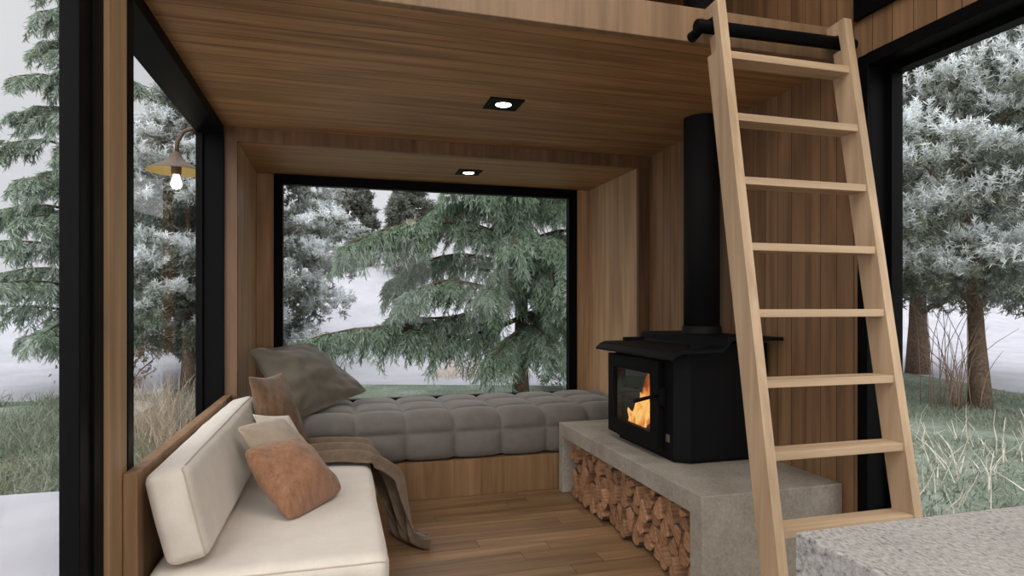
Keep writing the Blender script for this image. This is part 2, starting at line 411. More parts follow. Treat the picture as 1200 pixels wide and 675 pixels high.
# black panel high on the right wall
pn = thing('wall_panel', (XR, 1.5, 2.275), 'black panel with a thin white outline high on the right wall', 'panel')
build('board', MB().box(XR-.018, XR, 1.05, 1.992, 2.275, 2.95), M['black'], pn, .003)
rr = []
for cx, cz, a0 in ((1.865, 2.40, 180), (1.865, 2.86, 90), (1.14, 2.86, 0), (1.14, 2.40, -90)):
    for k in range(7):
        a = math.radians(a0 + 0 + (90/6)*k if False else 0)
pts = []
def rrect(y0, y1, z0, z1, r, n=6):
    out = []
    for cy, cz, s in ((y1-r, z0+r, -90), (y1-r, z1-r, 0), (y0+r, z1-r, 90), (y0+r, z0+r, 180)):
        for k in range(n+1):
            a = math.radians(s + 90*k/n); out.append((cy + r*math.cos(a), cz + r*math.sin(a)))
    return out
ol = rrect(1.13, 1.945, 2.338, 2.88, .02)
build('outline', MB().tube([(XR-.0185, y, z) for y, z in ol + ol[:1]], .0022, 6), plain('white_line', srgb(215,215,212), .5), pn)

# ------------------------------------------------------------------ loft ladder with its hanging bar
lt = thing('loft_ladder', (1.6, 1.6, 0), 'pale wooden loft ladder with open treads leaning against the loft edge', 'ladder')
yf = lambda z: 1.553 + .168*z
DEP = .089
def stringer_poly(notch):
    if not notch:
        return [(yf(0), 0), (yf(0)+DEP, 0), (yf(2.138)+DEP, 2.138), (yf(2.138)+.036, 2.142), (yf(2.198)+.034, 2.198), (yf(2.2)+DEP, 2.2), (yf(2.243)+DEP, 2.243), (yf(2.243), 2.25)]
    zb, zt2, yn = 2.065, 2.196, None
    p = [(yf(0), 0), (yf(0)+DEP, 0), (yf(zb)+DEP, zb-.004)]
    # rounded inner corner of the hook slot
    r = .022; cy, cz = yf(zb)+.034+r, zb+r-.004
    for k in range(7):
        a = math.radians(270 - 15*k); p.append((cy + r*math.cos(a), cz + r*math.sin(a)))
    p += [(yf(zt2)+.034, zt2), (yf(zt2)+DEP, zt2+.004), (yf(2.243)+DEP, 2.243), (yf(2.243), 2.25)]
    return p
for x0, x1 in ((1.305, 1.34), (1.86, 1.895)):
    s = MB().prism(stringer_poly(False), 'x', (x0+x1)/2, x1).prism(stringer_poly(True), 'x', x0, (x0+x1)/2)
    build('stringer', s, M['ladder'], lt, .0015)
for z in (2.056, 1.824, 1.594, 1.363, 1.138, .908, .68, .446, .214):
    y = yf(z) + .004
    build('tread', MB().box(1.338, 1.862, y, y+.083, z-.026, z), M['rung'], lt, .0015)
rb = thing('ladder_bar', (1.6, 2.0, 2.171), 'black round bar on brackets that the ladder hooks over', 'bar')
build('bar', MB().tube([(1.255, 1.985, 2.170), (1.262, 1.985, 2.170), (1.955, 1.985, 2.178), (1.962, 1.985, 2.178)], [.022, .0245, .0245, .022], 20), M['black'], rb)
for x in (1.272, 1.945):
    build('bracket', MB().tube([(x, 1.985, 2.165), (x, 2.0, 2.155), (x, 2.04, 2.152)], [.017, .017, .02], 14), M['black'], rb)

# ------------------------------------------------------------------ concrete hearth, firewood, stove, flue
HZ = .425
h = MB().prism([(2.062,0),(2.062,HZ),(3.64,HZ),(3.64,0),(3.575,0),(3.575,.34),(2.148,.34),(2.148,0)], 'x', 1.33, XR-.001)
hearth = build('hearth_bench', h, M['concrete'], None, .004)
tag(hearth, 'long grey concrete hearth bench with an open log niche under the stove', 'hearth')

def log_variant(kind, rr_):
    """a split log seen on its cut end: round bark side below, riven faces meeting in a ridge above (y,z)"""
    w_, h_ = {0: (.043, .064), 1: (.05, .056), 2: (.036, .068), 3: (.052, .052)}[kind]
    arc = []
    n = 8
    for k in range(n+1):
        a = math.radians(200 + 140*k/n)
        q = 1 + rr_.uniform(-.06, .06)
        arc.append((w_*q*math.cos(a), h_*.62*q*math.sin(a) - h_*.12))
    sh_ = rr_.uniform(-.35, .35)*w_
    tip = [(w_*.66 + sh_*.4, h_*.12), (w_*.12 + sh_, h_*.9), (-w_*.04 + sh_, h_*.98), (-w_*.62 + sh_*.4, h_*.18)]
    return arc, tip
def log_mesh(kind, seed):
    rr_ = random.Random(seed)
    arc, tip = log_variant(kind, rr_)
    L0, L1 = -.19, .19
    def ring(poly, x, sc=1, dy=0, dz=0): return [(x, p[0]*sc+dy, p[1]*sc+dz) for p in poly]
    body = MB(); poly = arc + tip
    xs = [L0, L0+.004, -.05, .08, L1]
    rings = []
    for i, x in enumerate(xs):
        sc = .965 if i == 0 else 1
        rings += ring(poly, x, sc, .004*math.sin(i*1.7+seed), .004*math.cos(i*2.1+seed))
    n = len(poly)
    fs = [[j for j in range(n)], [4*n+j for j in range(n)][::-1]]
    for i in range(4):
        fs += [(i*n+j, i*n+(j+1) % n, (i+1)*n+(j+1) % n, (i+1)*n+j) for j in range(n)]
    body.add(rings, fs)
    bark = MB()
    sh = [(p[0]*1.05, p[1]*1.05-.001) for p in arc]
    m = len(arc); rings = []
    for i, x in enumerate(xs[1:]):
        rings += ring(sh, x + (0.001 if i == 0 else 0), 1 + .01*math.sin(i*3+seed), .004*math.sin((i+1)*1.7+seed), .004*math.cos((i+1)*2.1+seed))
        rings += ring(arc, x + (0.001 if i == 0 else 0), .99, .004*math.sin((i+1)*1.7+seed), .004*math.cos((i+1)*2.1+seed))
    fs = []
    for i in range(3):
        a, b_ = 2*m*i, 2*m*(i+1)
        fs += [(a+j, a+j+1, b_+j+1, b_+j) for j in range(m-1)]
    fs += [(j, j+1, m+j+1, m+j) for j in range(m-1)]
    fs += [(6*m+j, 6*m+j+1, 7*m+j+1, 7*m+j) for j in range(m-1)]
    bark.add(rings, fs, 0, True)
    return body, bark
LOGLAB = 'split firewood log with pale cut end stacked in the concrete hearth niche'
protos = []
def new_log(kind, seed):
    t = thing('firewood_log', (0,0,0), LOGLAB, 'firewood', 'split logs stacked under the hearth')
    body, bark = log_mesh(kind, seed)
    build('split_wood', body, M['log'], t, .003, segs=1)
    tag(build('bark', bark, M['bark'], t), 'rough dark bark')
    return t
protos = [new_log(k % 4, 100+k) for k in range(8)]
used = set()
lr = random.Random(5)
rows = [(.049, 15, 0), (.122, 14, .5), (.195, 15, 0), (.259, 14, .5), (.303, 9, .2)]
for ri, (z, n, o) in enumerate(rows):
    step = (3.575 - 2.148 - .10)/14.0
    for k in range(n):
        kk = k if ri < 4 else k*1.6
        y = 2.148 + .06 + (kk + o)*step + lr.uniform(-.008, .008)
        if y > 3.575 - .056: continue
        p = lr.randrange(8)
        t = protos[p] if p not in used else copy_tree(protos[p])
        used.add(p)
        t.location = (1.338 + .19 + lr.uniform(.004, .045), y, z + lr.uniform(-.006, .006))
        rx = lr.uniform(-.5, .5) if lr.random() < .7 else PI + lr.uniform(-.4, .4)
        if ri == 0: rx = lr.uniform(-.25, .25)
        s_ = lr.uniform(.84, 1.0)
        if ri == 4: rx = lr.choice([PI/2, -PI/2]) + lr.uniform(-.2, .2); s_ = .55
        t.rotation_euler = (rx, 0, lr.uniform(-.04, .04))
        t.scale = (1, s_, s_)
for p in range(8):
    if p not in used: bpy.data.objects.remove(protos[p], do_unlink=True)

# --- stove
ST0, ST1 = 2.486, 3.185          # along the wall
st = thing('wood_stove', (1.72, 2.84, HZ), 'black cast iron wood stove with glass door burning on the concrete hearth', 'stove')
b_ = MB()
t_ = .025
ZB, ZTp = HZ+.02, .955
# front plate with the fire opening, chamfered near and far corners, sides, back, floor and roof of the firebox
oy0, oy1, oz0, oz1 = 2.68, 3.13, .52, .83
b_.box(1.485, 1.485+t_, 2.535, oy0, ZB, ZTp-.02).box(1.485, 1.485+t_, oy1, 3.145, ZB, ZTp-.02).box(1.485, 1.485+t_, oy0, oy1, ZB, oz0).box(1.485, 1.485+t_, oy0, oy1, oz1, ZTp-.02)
b_.prism([(1.485,2.535),(1.545,ST0),(1.545,ST0+t_),(1.51,2.535)], 'z', ZB, ZTp-.02)
b_.prism([(1.485,3.145),(1.51,3.145),(1.545,ST1-t_),(1.545,ST1)], 'z', ZB, ZTp-.02)
b_.box(1.545, 1.955, ST0, ST0+t_, ZB, ZTp+.02).box(1.545, 1.955, ST1-t_, ST1, ZB, ZTp+.02).box(1.93, 1.955, ST0+t_, ST1-t_, ZB, ZTp+.02)
b_.box(1.51, 1.93, ST0+t_, ST1-t_, ZB, ZB+.03).box(1.51, 1.93, ST0+t_, ST1-t_, .86, .875)
build('firebox', b_, M['iron'], st, .002)
build('base', MB().prism([(1.50,2.55),(1.555,2.505),(1.94,2.505),(1.94,3.165),(1.555,3.165),(1.50,3.13)], 'z', HZ, ZB), M['iron'], st)
top = [(1.388,.912),(1.392,.922),(1.415,.942),(1.442,.953),(1.655,.957),(1.668,.968),(1.672,.998),(1.683,1.006),(1.968,1.006),(1.968,.99),(1.70,.99),(1.655,.94),(1.445,.936),(1.41,.92),(1.396,.908)]
build('top_plate', MB().prism(top, 'y', 2.392, 3.205), M['iron'], st, .002)
# door
DX0, DX1, DY0, DY1, DZ0, DZ1 = 1.452, 1.485, 2.624, 3.175, .462, .89
gy0, gy1, gz0, gz1 = 2.695, 3.105, .54, .82
dm = MB().box(DX0, DX1, DY0, gy0, DZ0, DZ1).box(DX0, DX1, gy1, DY1, DZ0, DZ1).box(DX0, DX1, gy0, gy1, DZ0, gz0).box(DX0, DX1, gy0, gy1, gz1, DZ1)
door = build('door', dm, M['iron'], st, .003)
build('door_glass', MB().box(DX1-.022, DX1-.017, gy0, gy1, gz0, gz1), M['stoveglass'], door)
build('door_latch', MB().prism([(1.455,.685),(1.455,.75),(1.47,.765),(1.485,.765),(1.485,.67),(1.47,.67)], 'y', 2.598, 2.626), M['iron'], door, .004)
build('door_handle', MB().tube([(1.462, 2.622, .726), (1.43, 2.622, .724), (1.335, 2.625, .705), (1.33, 2.625, .704)], [.007, .008, .0095, .006], 14), M['black'], door)
tag(build('air_control', MB().box(1.478, 1.486, 2.566, 2.592, .515, .55), plain('dull_steel', srgb(120,112,104), .5, .6), st, .002), 'small dull steel air slider')

# fire and burning logs inside
def fire_mat():
    m = bpy.data.materials.new('flame'); m.use_nodes = True; nt = m.node_tree; nt.nodes.clear(); L = nt.links.new
    o = N(nt, 'ShaderNodeOutputMaterial'); e = N(nt, 'ShaderNodeEmission'); t = N(nt, 'ShaderNodeBsdfTransparent'); mx = N(nt, 'ShaderNodeMixShader')
    g = N(nt, 'ShaderNodeNewGeometry'); sp = N(nt, 'ShaderNodeSeparateXYZ'); L(g.outputs['Position'], sp.inputs[0])
    n = N(nt, 'ShaderNodeTexNoise'); n.inputs['Scale'].default_value = 16; n.inputs['Detail'].default_value = 4; n.inputs['Distortion'].default_value = 1.2
    mp = N(nt, 'ShaderNodeMapping'); mp.inputs['Scale'].default_value = (1, 1, .45); L(g.outputs['Position'], mp.inputs['Vector']); L(mp.outputs[0], n.inputs['Vector'])
    hgt = math_n(nt, 'DIVIDE', math_n(nt, 'SUBTRACT', sp.outputs[2], .50), .32)
    f = math_n(nt, 'ADD', hgt, math_n(nt, 'MULTIPLY', math_n(nt, 'SUBTRACT', n.outputs[0], .5), 1.3))
    c = ramp(nt, f, [(.0, (1,.24,.03,1)), (.22, (1,.62,.20,1)), (.48, (1,.50,.11,1)), (.75, (1,.2,.025,1)), (1, (.6,.07,.01,1))])
    L(c, e.inputs[0]); L(ramp(nt, f, [(0, (.75,)*3+(1,)), (.35, (1.25,)*3+(1,)), (1, (.4,)*3+(1,))]), e.inputs[1])
    L(math_n(nt, 'MULTIPLY', ramp(nt, f, [(.45, (1,1,1,1)), (1.0, (.04,.04,.04,1))]), .9), mx.inputs[0])
    L(t.outputs[0], mx.inputs[1]); L(e.outputs[0], mx.inputs[2]); L(mx.outputs[0], o.inputs[0])
    return m
M['fire'] = fire_mat()
fl = thing('fire', (1.62, 2.85, .475), 'bright orange flames burning behind the stove door glass', 'fire')
fr_ = random.Random(3)
for (y, hgt, r, x) in ((2.80,.31,.06,1.60),(2.86,.29,.06,1.64),(2.90,.32,.055,1.57),(2.945,.27,.06,1.59),(2.985,.23,.055,1.57),(3.03,.20,.055,1.585),(3.075,.155,.05,1.575),(2.87,.24,.06,1.55),(2.96,.17,.055,1.55),(3.11,.10,.04,1.57),(2.83,.22,.05,1.555)):
    prof = [(.25,0),(.75,.08),(1,.2),(.92,.36),(.7,.54),(.45,.72),(.22,.88),(.02,1)]
    ph = fr_.uniform(0, 6); vs = []; n = 14
    for q, zz in prof:
        cx = x + .02*math.sin(ph + zz*4)*zz; cy = y + .028*math.sin(ph*1.7 + zz*5)*zz
        for j in range(n):
            a = 2*PI*j/n; rr2 = r*q*(1 + .18*math.sin(3*a + ph + zz*6))
            vs.append((cx + rr2*math.cos(a)*.8, cy + rr2*math.sin(a), .487 + hgt*zz))
    fm = MB().add(vs, [(i*n+j, i*n+(j+1) % n, (i+1)*n+(j+1) % n, (i+1)*n+j) for i in range(7) for j in range(n)], 0, True)
    build('flame', fm, M['fire'], fl)
for i, (x, y, z, rot, lab) in enumerate(((1.575, 2.80, .525, .45, 'burning log nearest the stove door latch'), (1.70, 3.02, .51, -.2, 'burning log lying deep in the far half of the firebox'))):
    t = copy_tree([p for p in protos if p.name in bpy.data.objects][0]) if False else thing('burning_log', (x, y, z), lab, 'firewood')
    body, bark = log_mesh(i, 300+i)
    for mb in (body, bark): mb.v = [(q[0]*.42 + x, q[1]*.9 + y, q[2]*.9 + z) for q in mb.v]
    build('split_wood', body, M['log'], t, .002, segs=1); build('bark', bark, M['bark'], t)
    t.rotation_euler = (PI/2 + .2*i, 0, rot)
fp = bpy.data.lights.new('fire_glow', 'POINT'); fp.energy = 3.0; fp.color = (1, .45, .15); fp.shadow_soft_size = .06
fo = bpy.data.objects.new('fire_glow', fp); COL.objects.link(fo); fo.parent = fl; fo.location = (-.03, -.03, .14)

# --- flue
fx, fy, frad = 1.842, 2.86, .0925
ft = thing('flue_pipe', (fx, fy, 1.006), 'straight black flue pipe rising from the stove through the ceiling', 'flue')
build('pipe', MB().lathe([(frad, 0), (frad, 1.08), (frad, ZT-1.006)], (fx, fy, 1.006), 40), M['pipe'], ft)
build('collar', MB().lathe([(frad+.008, 0), (frad+.008, .035), (frad+.001, .04)], (fx, fy, 1.006), 40, cap=False), M['pipe'], ft)

# ------------------------------------------------------------------ stone counter at right
cn = build('kitchen_counter', MB().prism([(-.45,0),(-.45,.88),(.62,.88),(.62,0),(.56,0),(.56,.82),(-.39,.82),(-.39,0)], 'x', .526, 1.97), M['granite'], None, .003)
cn.data.materials  # one solid piece
tag(cn, 'speckled pale grey stone counter in the right foreground', 'counter')
build('end_panel', MB().box(.526, .586, -.389, .559, 0, .819), M['granite'], cn)

# ------------------------------------------------------------------ daybed: timber base, quilted mattress
db = build('daybed_base', MB().box(AX0+.001, AX1-.001, 3.672, AYB-.012, 0, .222), M['panel'], None, .002)
tag(db, 'timber daybed base built across the alcove under the back window', 'bed base')

prof = [(3.715,.223),(3.684,.235),(3.672,.30),(3.672,.40),(3.687,.455),(3.75,.492),(3.88,.50),(4.17,.497),(4.44,.492),(4.495,.47),(4.503,.36),(4.503,.223)]
cut = [0, .19, .475, .60]
acc = [0]
for a, b2 in zip(prof, prof[1:]): acc.append(acc[-1] + math.dist(a, b2))
def prof_at(s):
    s = min(max(s, 0), acc[-1])
    for i in range(len(prof)-1):
        if s <= acc[i+1] + 1e-9:
            k = (s - acc[i])/(acc[i+1]-acc[i]); a, b2 = prof[i], prof[i+1]
            return (a[0]+(b2[0]-a[0])*k, a[1]+(b2[1]-a[1])*k)
def smooth_prof(s):
    w_ = 0; y = z = 0
    for d_ in (-.035, -.0175, 0, .0175, .035):
        p = prof_at(s + d_); y += p[0]; z += p[1]; w_ += 1
    return y/w_, z/w_
TOT = acc[-1]
seams_s = [0, .19, .46, .76, 1.04, TOT]
seams_x = [-.531, -.48, -.19, .10, .39, .68, .97, 1.26, 1.55, 1.84, 1.904]
def cell(v, seams):
    for a, b2 in zip(seams, seams[1:]):
        if v <= b2 + 1e-9: return (v-a)/(b2-a), (b2-a)
    return 1, .1
def mattress(u, v):
    x = -.531 + u*2.435; s = v*TOT
    cu, wu = cell(x, seams_x); cv, wv = cell(s, seams_s)
    du = min(cu, 1-cu)*wu; dv = min(cv, 1-cv)*wv
    pu = 1 - math.exp(-du/.02); pv = 1 - math.exp(-dv/.02)
    full = .024*pu*pv + .012*math.sin(PI*min(1,max(0,cu)))*math.sin(PI*min(1,max(0,cv)))
    if s > 1.0: full *= max(0, 1-(s-1.0)*3)
    y0, z0 = smooth_prof(s - .004); y1, z1 = smooth_prof(s + .004)
    ty, tz = y1-y0, z1-z0; l = math.hypot(ty, tz) or 1
    ny, nz = -tz/l, ty/l
    y, z = smooth_prof(s)
    nn = mnoise.noise(Vector((x*9, s*9, 3)))*.003*pu*pv
    full += nn - .012
    end = min(1, min(x+.531, 1.904-x)/.03)
    return (x, y + ny*full, max(.2235, z + nz*full - (1-end)**2*.02*(s > .4)))
mm = MB().grid(mattress, 300, 150)
mat_o = build('mattress', mm, M['grey'])
tag(mat_o, 'grey quilted mattress with square tufting on the daybed', 'mattress')

# ------------------------------------------------------------------ sofa
def rounded_box(c, hx, hy, hz, r, n=14, bulge=(0,0,0), deform=None, wr=0.0):
    """soft cushion block"""
    mb = MB()
    def pt(p):
        q = []
        for i, (a, hh) in enumerate(zip(p, (hx, hy, hz))):
            # denser near the rim
            q.append(math.copysign(min(1, abs(a))**.75, a)*hh)
        ins = [max(-hh+r, min(hh-r, a)) for a, hh in zip(q, (hx, hy, hz))]
        d_ = Vector(q) - Vector(ins)
        P_ = Vector(ins) + (d_.normalized()*r if d_.length > 1e-9 else Vector((0,0,0)))
        P0 = P_.copy()
        for i in range(3):
            j, k = (i+1) % 3, (i+2) % 3
            hh = (hx, hy, hz)
            P_[i] += math.copysign(bulge[i], P0[i])*max(0, 1-(P0[j]/hh[j])**2)*max(0, 1-(P0[k]/hh[k])**2)*abs(P0[i]/hh[i])**2
        if wr:
            nv = mnoise.noise(P_*6)*wr + mnoise.noise(P_*15)*wr*.4
            P_ += P_.normalized()*nv
        if deform: P_ = deform(P_)
        return Vector(c) + P_
    for ax in range(3):
        for sg in (-1, 1):
            def fn(u, v, ax=ax, sg=sg):
                a, b2 = 2*u-1, 2*v-1
                p = [0,0,0]; p[ax] = sg; p[(ax+1) % 3] = a; p[(ax+2) % 3] = b2
                return pt(p)
            mb.grid(fn, n*2, n*2)
    return mb, pt
def seam_loop(pt, ax, a, n=26):
    j, k = (ax+1) % 3, (ax+2) % 3; out = []
    for q0, q1, c0, c1 in ((-1,1,-1,-1),(1,1,-1,1),(1,-1,1,1),(-1,-1,1,-1)):
        for i in range(n):
            f = i/n; p = [0,0,0]; p[ax] = a; p[j] = q0+(q1-q0)*f; p[k] = c0+(c1-c0)*f; out.append(pt(p))
    return out + out[:1]

sb = thing('sofa_frame', (-.2, 2.85, 0), 'low timber sofa frame with tall back board under the left window', 'sofa')
build('back_board', MB().box(-.601, -.563, 2.035, YB-.002, 0, .66), M['sofawood'], sb, .002)
build('seat_base', MB().box(-.562, .12, 2.02, 3.60, .03, .158), M['sofawood'], sb, .002)

sy0, sy1 = 1.985, 3.61
sc_, seat_pt = rounded_box((-.192, (sy0+sy1)/2, .268), .352, (sy1-sy0)/2, .092, .04, 22, (0, 0, .008), wr=.004)
seat = build('seat_cushion', sc_, M['cream'])
tag(seat, 'cream linen sofa seat cushion, long and flat', 'cushion')
def rim(c, hx, hy, z, r, k=.012):
    out = []
    for cx, cy, s0 in ((hx-r, -hy+r, -90), (hx-r, hy-r, 0), (-hx+r, hy-r, 90), (-hx+r, -hy+r, 180)):
        for j in range(7):
            a = math.radians(s0 + 15*j); out.append((c[0]+cx+r*math.cos(a), c[1]+cy+r*math.sin(a), z))
    return out + out[:1]
build('piping', MB().tube(seam_loop(seat_pt, 2, .80), .003, 8), M['creamseam'], seat)

# long leaning back cushion: slanted block
by0, by1 = 2.03, 3.56
TILT = math.radians(13.0)
def lean(p):
    return Vector((p.x*math.cos(TILT) - p.z*math.sin(TILT), p.y, p.x*math.sin(TILT) + p.z*math.cos(TILT)))
bc, back_pt = rounded_box((-.460, (by0+by1)/2, .521), .064, (by1-by0)/2, .146, .034, 22, (.008, .020, .010), lean, .006)
back = build('back_cushion', bc, M['cream'])
tag(back, 'cream linen back cushion leaning on the sofa back board', 'cushion')
def seam_pts(x, ins=.004):
    out = []
    for cy, cz, s0 in (((by1-by0)/2-.028, -.152+.028, -90), ((by1-by0)/2-.028, .152-.028, 0), (-(by1-by0)/2+.028, .152-.028, 90), (-(by1-by0)/2+.028, -.152+.028, 180)):
        for j in range(7):
            a = math.radians(s0 + 15*j)
            p = lean(Vector((x, cy + .0285*math.cos(a), cz + .0285*math.sin(a))))
            out.append((-.437 + p.x, (by0+by1)/2 + p.y, .518 + p.z))
    return out + out[:1]
build('piping', MB().tube(seam_loop(back_pt, 0, .78), .003, 8), M['creamseam'], back)

# ------------------------------------------------------------------ pillows
def pillow(name, A, B, C, D, thick, mat, label, flange=0.0, pinch=.05, seed=0, wr=.012, n=34, sag=0.0, round_=0.0):
    """A,B,C,D: corners in order (A-B top, D-C bottom)"""
    A, B, C, D = map(Vector, (A, B, C, D))
    nrm = (B - A).cross(D - A).normalized()
    def base(u, v):
        p = A*(1-u)*(1-v) + B*u*(1-v) + C*u*v + D*(1-u)*v
        ctr = (A+B+C+D)/4
        e = 4*u*(1-u); g = 4*v*(1-v)
        q = max((1-abs(2*v-1))*0, 0)
        # edges drawn in between the corners
        du = pinch*(1 - abs(2*u-1))**1*0
        pu = (u-.5)*2; pv = (v-.5)*2
        su = 1 - pinch*(1-pv*pv); sv = 1 - pinch*(1-pu*pu)
        uu = .5 + pu*.5*su*(1 - round_*pv**4*abs(pu)**3); vv = .5 + pv*.5*sv*(1 - round_*pu**4*abs(pv)**3)
        return A*(1-uu)*(1-vv) + B*uu*(1-vv) + C*uu*vv + D*(1-uu)*vv
    def thickness(u, v):
        a = (u-flange)/(1-2*flange); b2 = (v-flange)/(1-2*flange)
        if not (0 < a < 1 and 0 < b2 < 1): return .0035 if flange else 0
        return .0035*(flange > 0) + thick*.5*(math.sin(PI*a)**.62)*(math.sin(PI*b2)**.62)
    mb = MB()
    for sg in (1, -1):
        def fn(u, v, sg=sg):
            p = base(u, v)
            t = thickness(u, v)
            edge = min(u, 1-u, v, 1-v)
            nz = mnoise.noise(Vector((u*3.2+seed, v*3.2, seed*.7)))*wr + mnoise.noise(Vector((u*8+seed, v*8, seed*1.3)))*wr*.35
            # radiating creases from the corners
            for (cu, cv) in ((0,0),(1,0),(1,1),(0,1)):
                r = math.hypot(u-cu, v-cv)
                an = math.atan2(v-cv, u-cu)
                nz += wr*.5*math.sin(an*9 + seed*2 + cu*3 + cv)*math.exp(-r*5)*min(1, r*8)
            off = sg*t + nz*(1 if edge > .001 else .6)*(.6 + .4*min(1, edge*10))*(1 if edge > 0 else 1)
            w_ = mnoise.noise(Vector((u*2+seed*3, v*2+5, 1)))*sag
            return p + nrm*(off + w_)
        mb.grid(fn, n, n)
    if flange:   # close the rim
        pass
    o = build(name, mb, mat)
    tag(o, label, 'pillow')
    pts = []
    k = 18
    for i in range(k): pts.append((i/k, 0))
    for i in range(k): pts.append((1, i/k))
    for i in range(k): pts.append((1-i/k, 1))
    for i in range(k): pts.append((0, 1-i/k))
    return o, nrm, base

pillow('pillow', (-.505,3.78,.905), (-.175,4.36,.905), (.205,4.30,.568), (-.22,3.675,.508), .19, M['olive'],
       'large olive grey pillow slumped in the corner of the daybed', flange=.05, pinch=.035, seed=4, wr=.042, round_=.05)
pillow('pillow', (-.435,3.34,.805), (-.29,3.62,.795), (-.14,3.53,.40), (-.36,3.24,.39), .15, M['brown'],
       'dark brown velvet pillow at the far end of the sofa', pinch=.13, seed=9, wr=.010, round_=.05)
pillow('pillow', (-.375,3.04,.655), (-.23,3.22,.612), (-.10,3.14,.39), (-.26,2.96,.38), .08, M['cream'],
       'cream pillow mostly hidden between the brown and beige pillows', pinch=.05, seed=2, wr=.006)
pillow('pillow', (-.405,2.68,.672), (-.245,3.01,.645), (-.02,2.94,.39), (-.20,2.60,.375), .12, M['beige'],
       'plain beige pillow directly behind the tan pillow', pinch=.05, seed=6, wr=.014, round_=.10)
pillow('pillow', (-.360,2.50,.61), (-.155,2.75,.608), (.036,2.66,.385), (-.170,2.355,.362), .17, M['tan'],
       'tan linen pillow in front, resting on the cream seat', pinch=.03, seed=1, wr=.016, round_=.12)

# ------------------------------------------------------------------ throw blanket
cl = [(-.20,3.37,.380),(-.05,3.37,.386),(.08,3.36,.382),(.155,3.34,.362),(.215,3.30,.28),(.255,3.22,.18),(.28,3.13,.09),(.31,3.04,.035),(.37,2.97,.022),(.42,2.94,.02)]
wd = [.22,.23,.24,.25,.25,.22,.18,.14,.10,.07]
def cr(P, t):
    n = len(P)-1; x = min(max(t*n, 0), n-1e-6); i = int(x); f = x-i
    g = lambda j: np.array(P[min(max(j, 0), n)], float)
    p0, p1, p2, p3 = g(i-1), g(i), g(i+1), g(i+2)
    return .5*((2*p1) + (-p0+p2)*f + (2*p0-5*p1+4*p2-p3)*f*f + (-p0+3*p1-3*p2+p3)*f**3)
def throw(u, v):
    p = cr(cl, u); q = cr(cl, min(1, u+.01)) - cr(cl, max(0, u-.01)); q /= np.linalg.norm(q)
    wv = float(cr([(w_,) for w_ in wd], u)[0])
    down = min(1, max(0, (u-.32)/.12))              # 0 on the seat, 1 hanging
    side = np.array((0.0, 1.0, 0.0))*(1-.35*down) + np.array((-.35, 0, 0))*down*.9
    if u > .8: side = side*(1-(u-.8)*2) + np.array((.5, .7, 0))*(u-.8)*2
    nrm = np.cross(q, side); nrm /= np.linalg.norm(nrm)
    if nrm[2] < 0 and down < .5: nrm = -nrm
    if down >= .5 and nrm[0] < 0: nrm = -nrm
    s = (v-.5)*2
    fold = .021*math.sin(s*8.5 + 1.4*math.sin(u*5)) + .009*math.sin(s*17 + u*6) + .012*mnoise.noise(Vector((u*5, v*4, 2)))
    fold *= .8 + .4*down
    r = p + side*s*wv + nrm*(fold + .014)
    lo = .380 if (r[0] < .172 and down < .75) else .004
    r[2] = max(r[2], lo)
    return tuple(r)
tb = build('throw_blanket', MB().grid(throw, 90, 70), M['throw'])
so = tb.modifiers.new('thickness', 'SOLIDIFY'); so.thickness = .007; so.offset = 1
tag(tb, 'brown knitted throw draped over the sofa seat down to the floor', 'blanket')

# ------------------------------------------------------------------ downlights
lens = emit('downlight_glow', (1, .95, .86, 1), 14)
for i, (x, y, z, s_, lab) in enumerate(((.777, 2.912, ZC, .084, 'square black ceiling downlight in the loft boards, nearer one'), (.855, 4.12, AZ, .08, 'square black ceiling downlight in the alcove soffit above the window'))):
    t = thing('downlight', (x, y, z-.006), lab, 'light')
    rg = MB().box(x-s_, x+s_, y-s_, y+s_, z-.006, z-.0005)
    build('plate', rg, M['black'], t, .001)
    build('reflector', MB().lathe([(.046,-.0065),(.05,-.0085),(.042,-.0085),(.038,-.0065)], (x, y, z), 28, cap=False), M['black'], t)
    build('lamp', MB().lathe([(.038,-.0062),(.03,-.0095),(.001,-.0115)], (x, y, z), 28), lens, t)
    sp = bpy.data.lights.new('downlight_beam', 'SPOT'); sp.energy = 7; sp.color = (1, .88, .72); sp.spot_size = 1.7; sp.spot_blend = .8; sp.shadow_soft_size = .035
    so_ = bpy.data.objects.new('downlight_beam', sp); COL.objects.link(so_); so_.parent = t; so_.location = (0, 0, -.02)

# ------------------------------------------------------------------ globe pendants behind the viewer; unseen lanterns added to brighten the room
GLOBE, FILL_LANTERN = emit('pendant_glow', (1, .86, .66, 1), 7.0), emit('added_lantern_glow', (1, .90, .78, 1), 5.0)
for x, y, z, r, mt, lab in ((1.2, -1.5, 2.6, .085, GLOBE, 'small warm globe pendant over the kitchen behind the viewer'), (1.72, -1.5, 2.98, .085, GLOBE, 'small warm globe pendant nearest the right wall behind the viewer'),
                        (.15, .35, 2.98, .26, FILL_LANTERN, 'added unseen fill lantern above the viewer on the sofa side'), (1.3, .45, 2.98, .26, FILL_LANTERN, 'added unseen fill lantern above the stone counter')):
    t = thing('pendant_lamp', (x, y, z), lab, 'lamp', 'pendant lamps in the tall part of the cabin')
    build('globe', MB().lathe([(q*r, h_*r) for q, h_ in ((.15,1),(.54,.86),(.86,.54),(1,0),(.86,-.54),(.54,-.86),(.08,-1))], (x, y, z), 28), mt, t)
    build('cord', MB().tube([(x,y,z+r*.96),(x,y,ZT)], .004, 8), M['black'], t)
    build('cap', MB().lathe([(.2*r,.95*r),(.2*r,.95*r+.03),(.012,.95*r+.045)], (x, y, z), 20), M['black'], t)
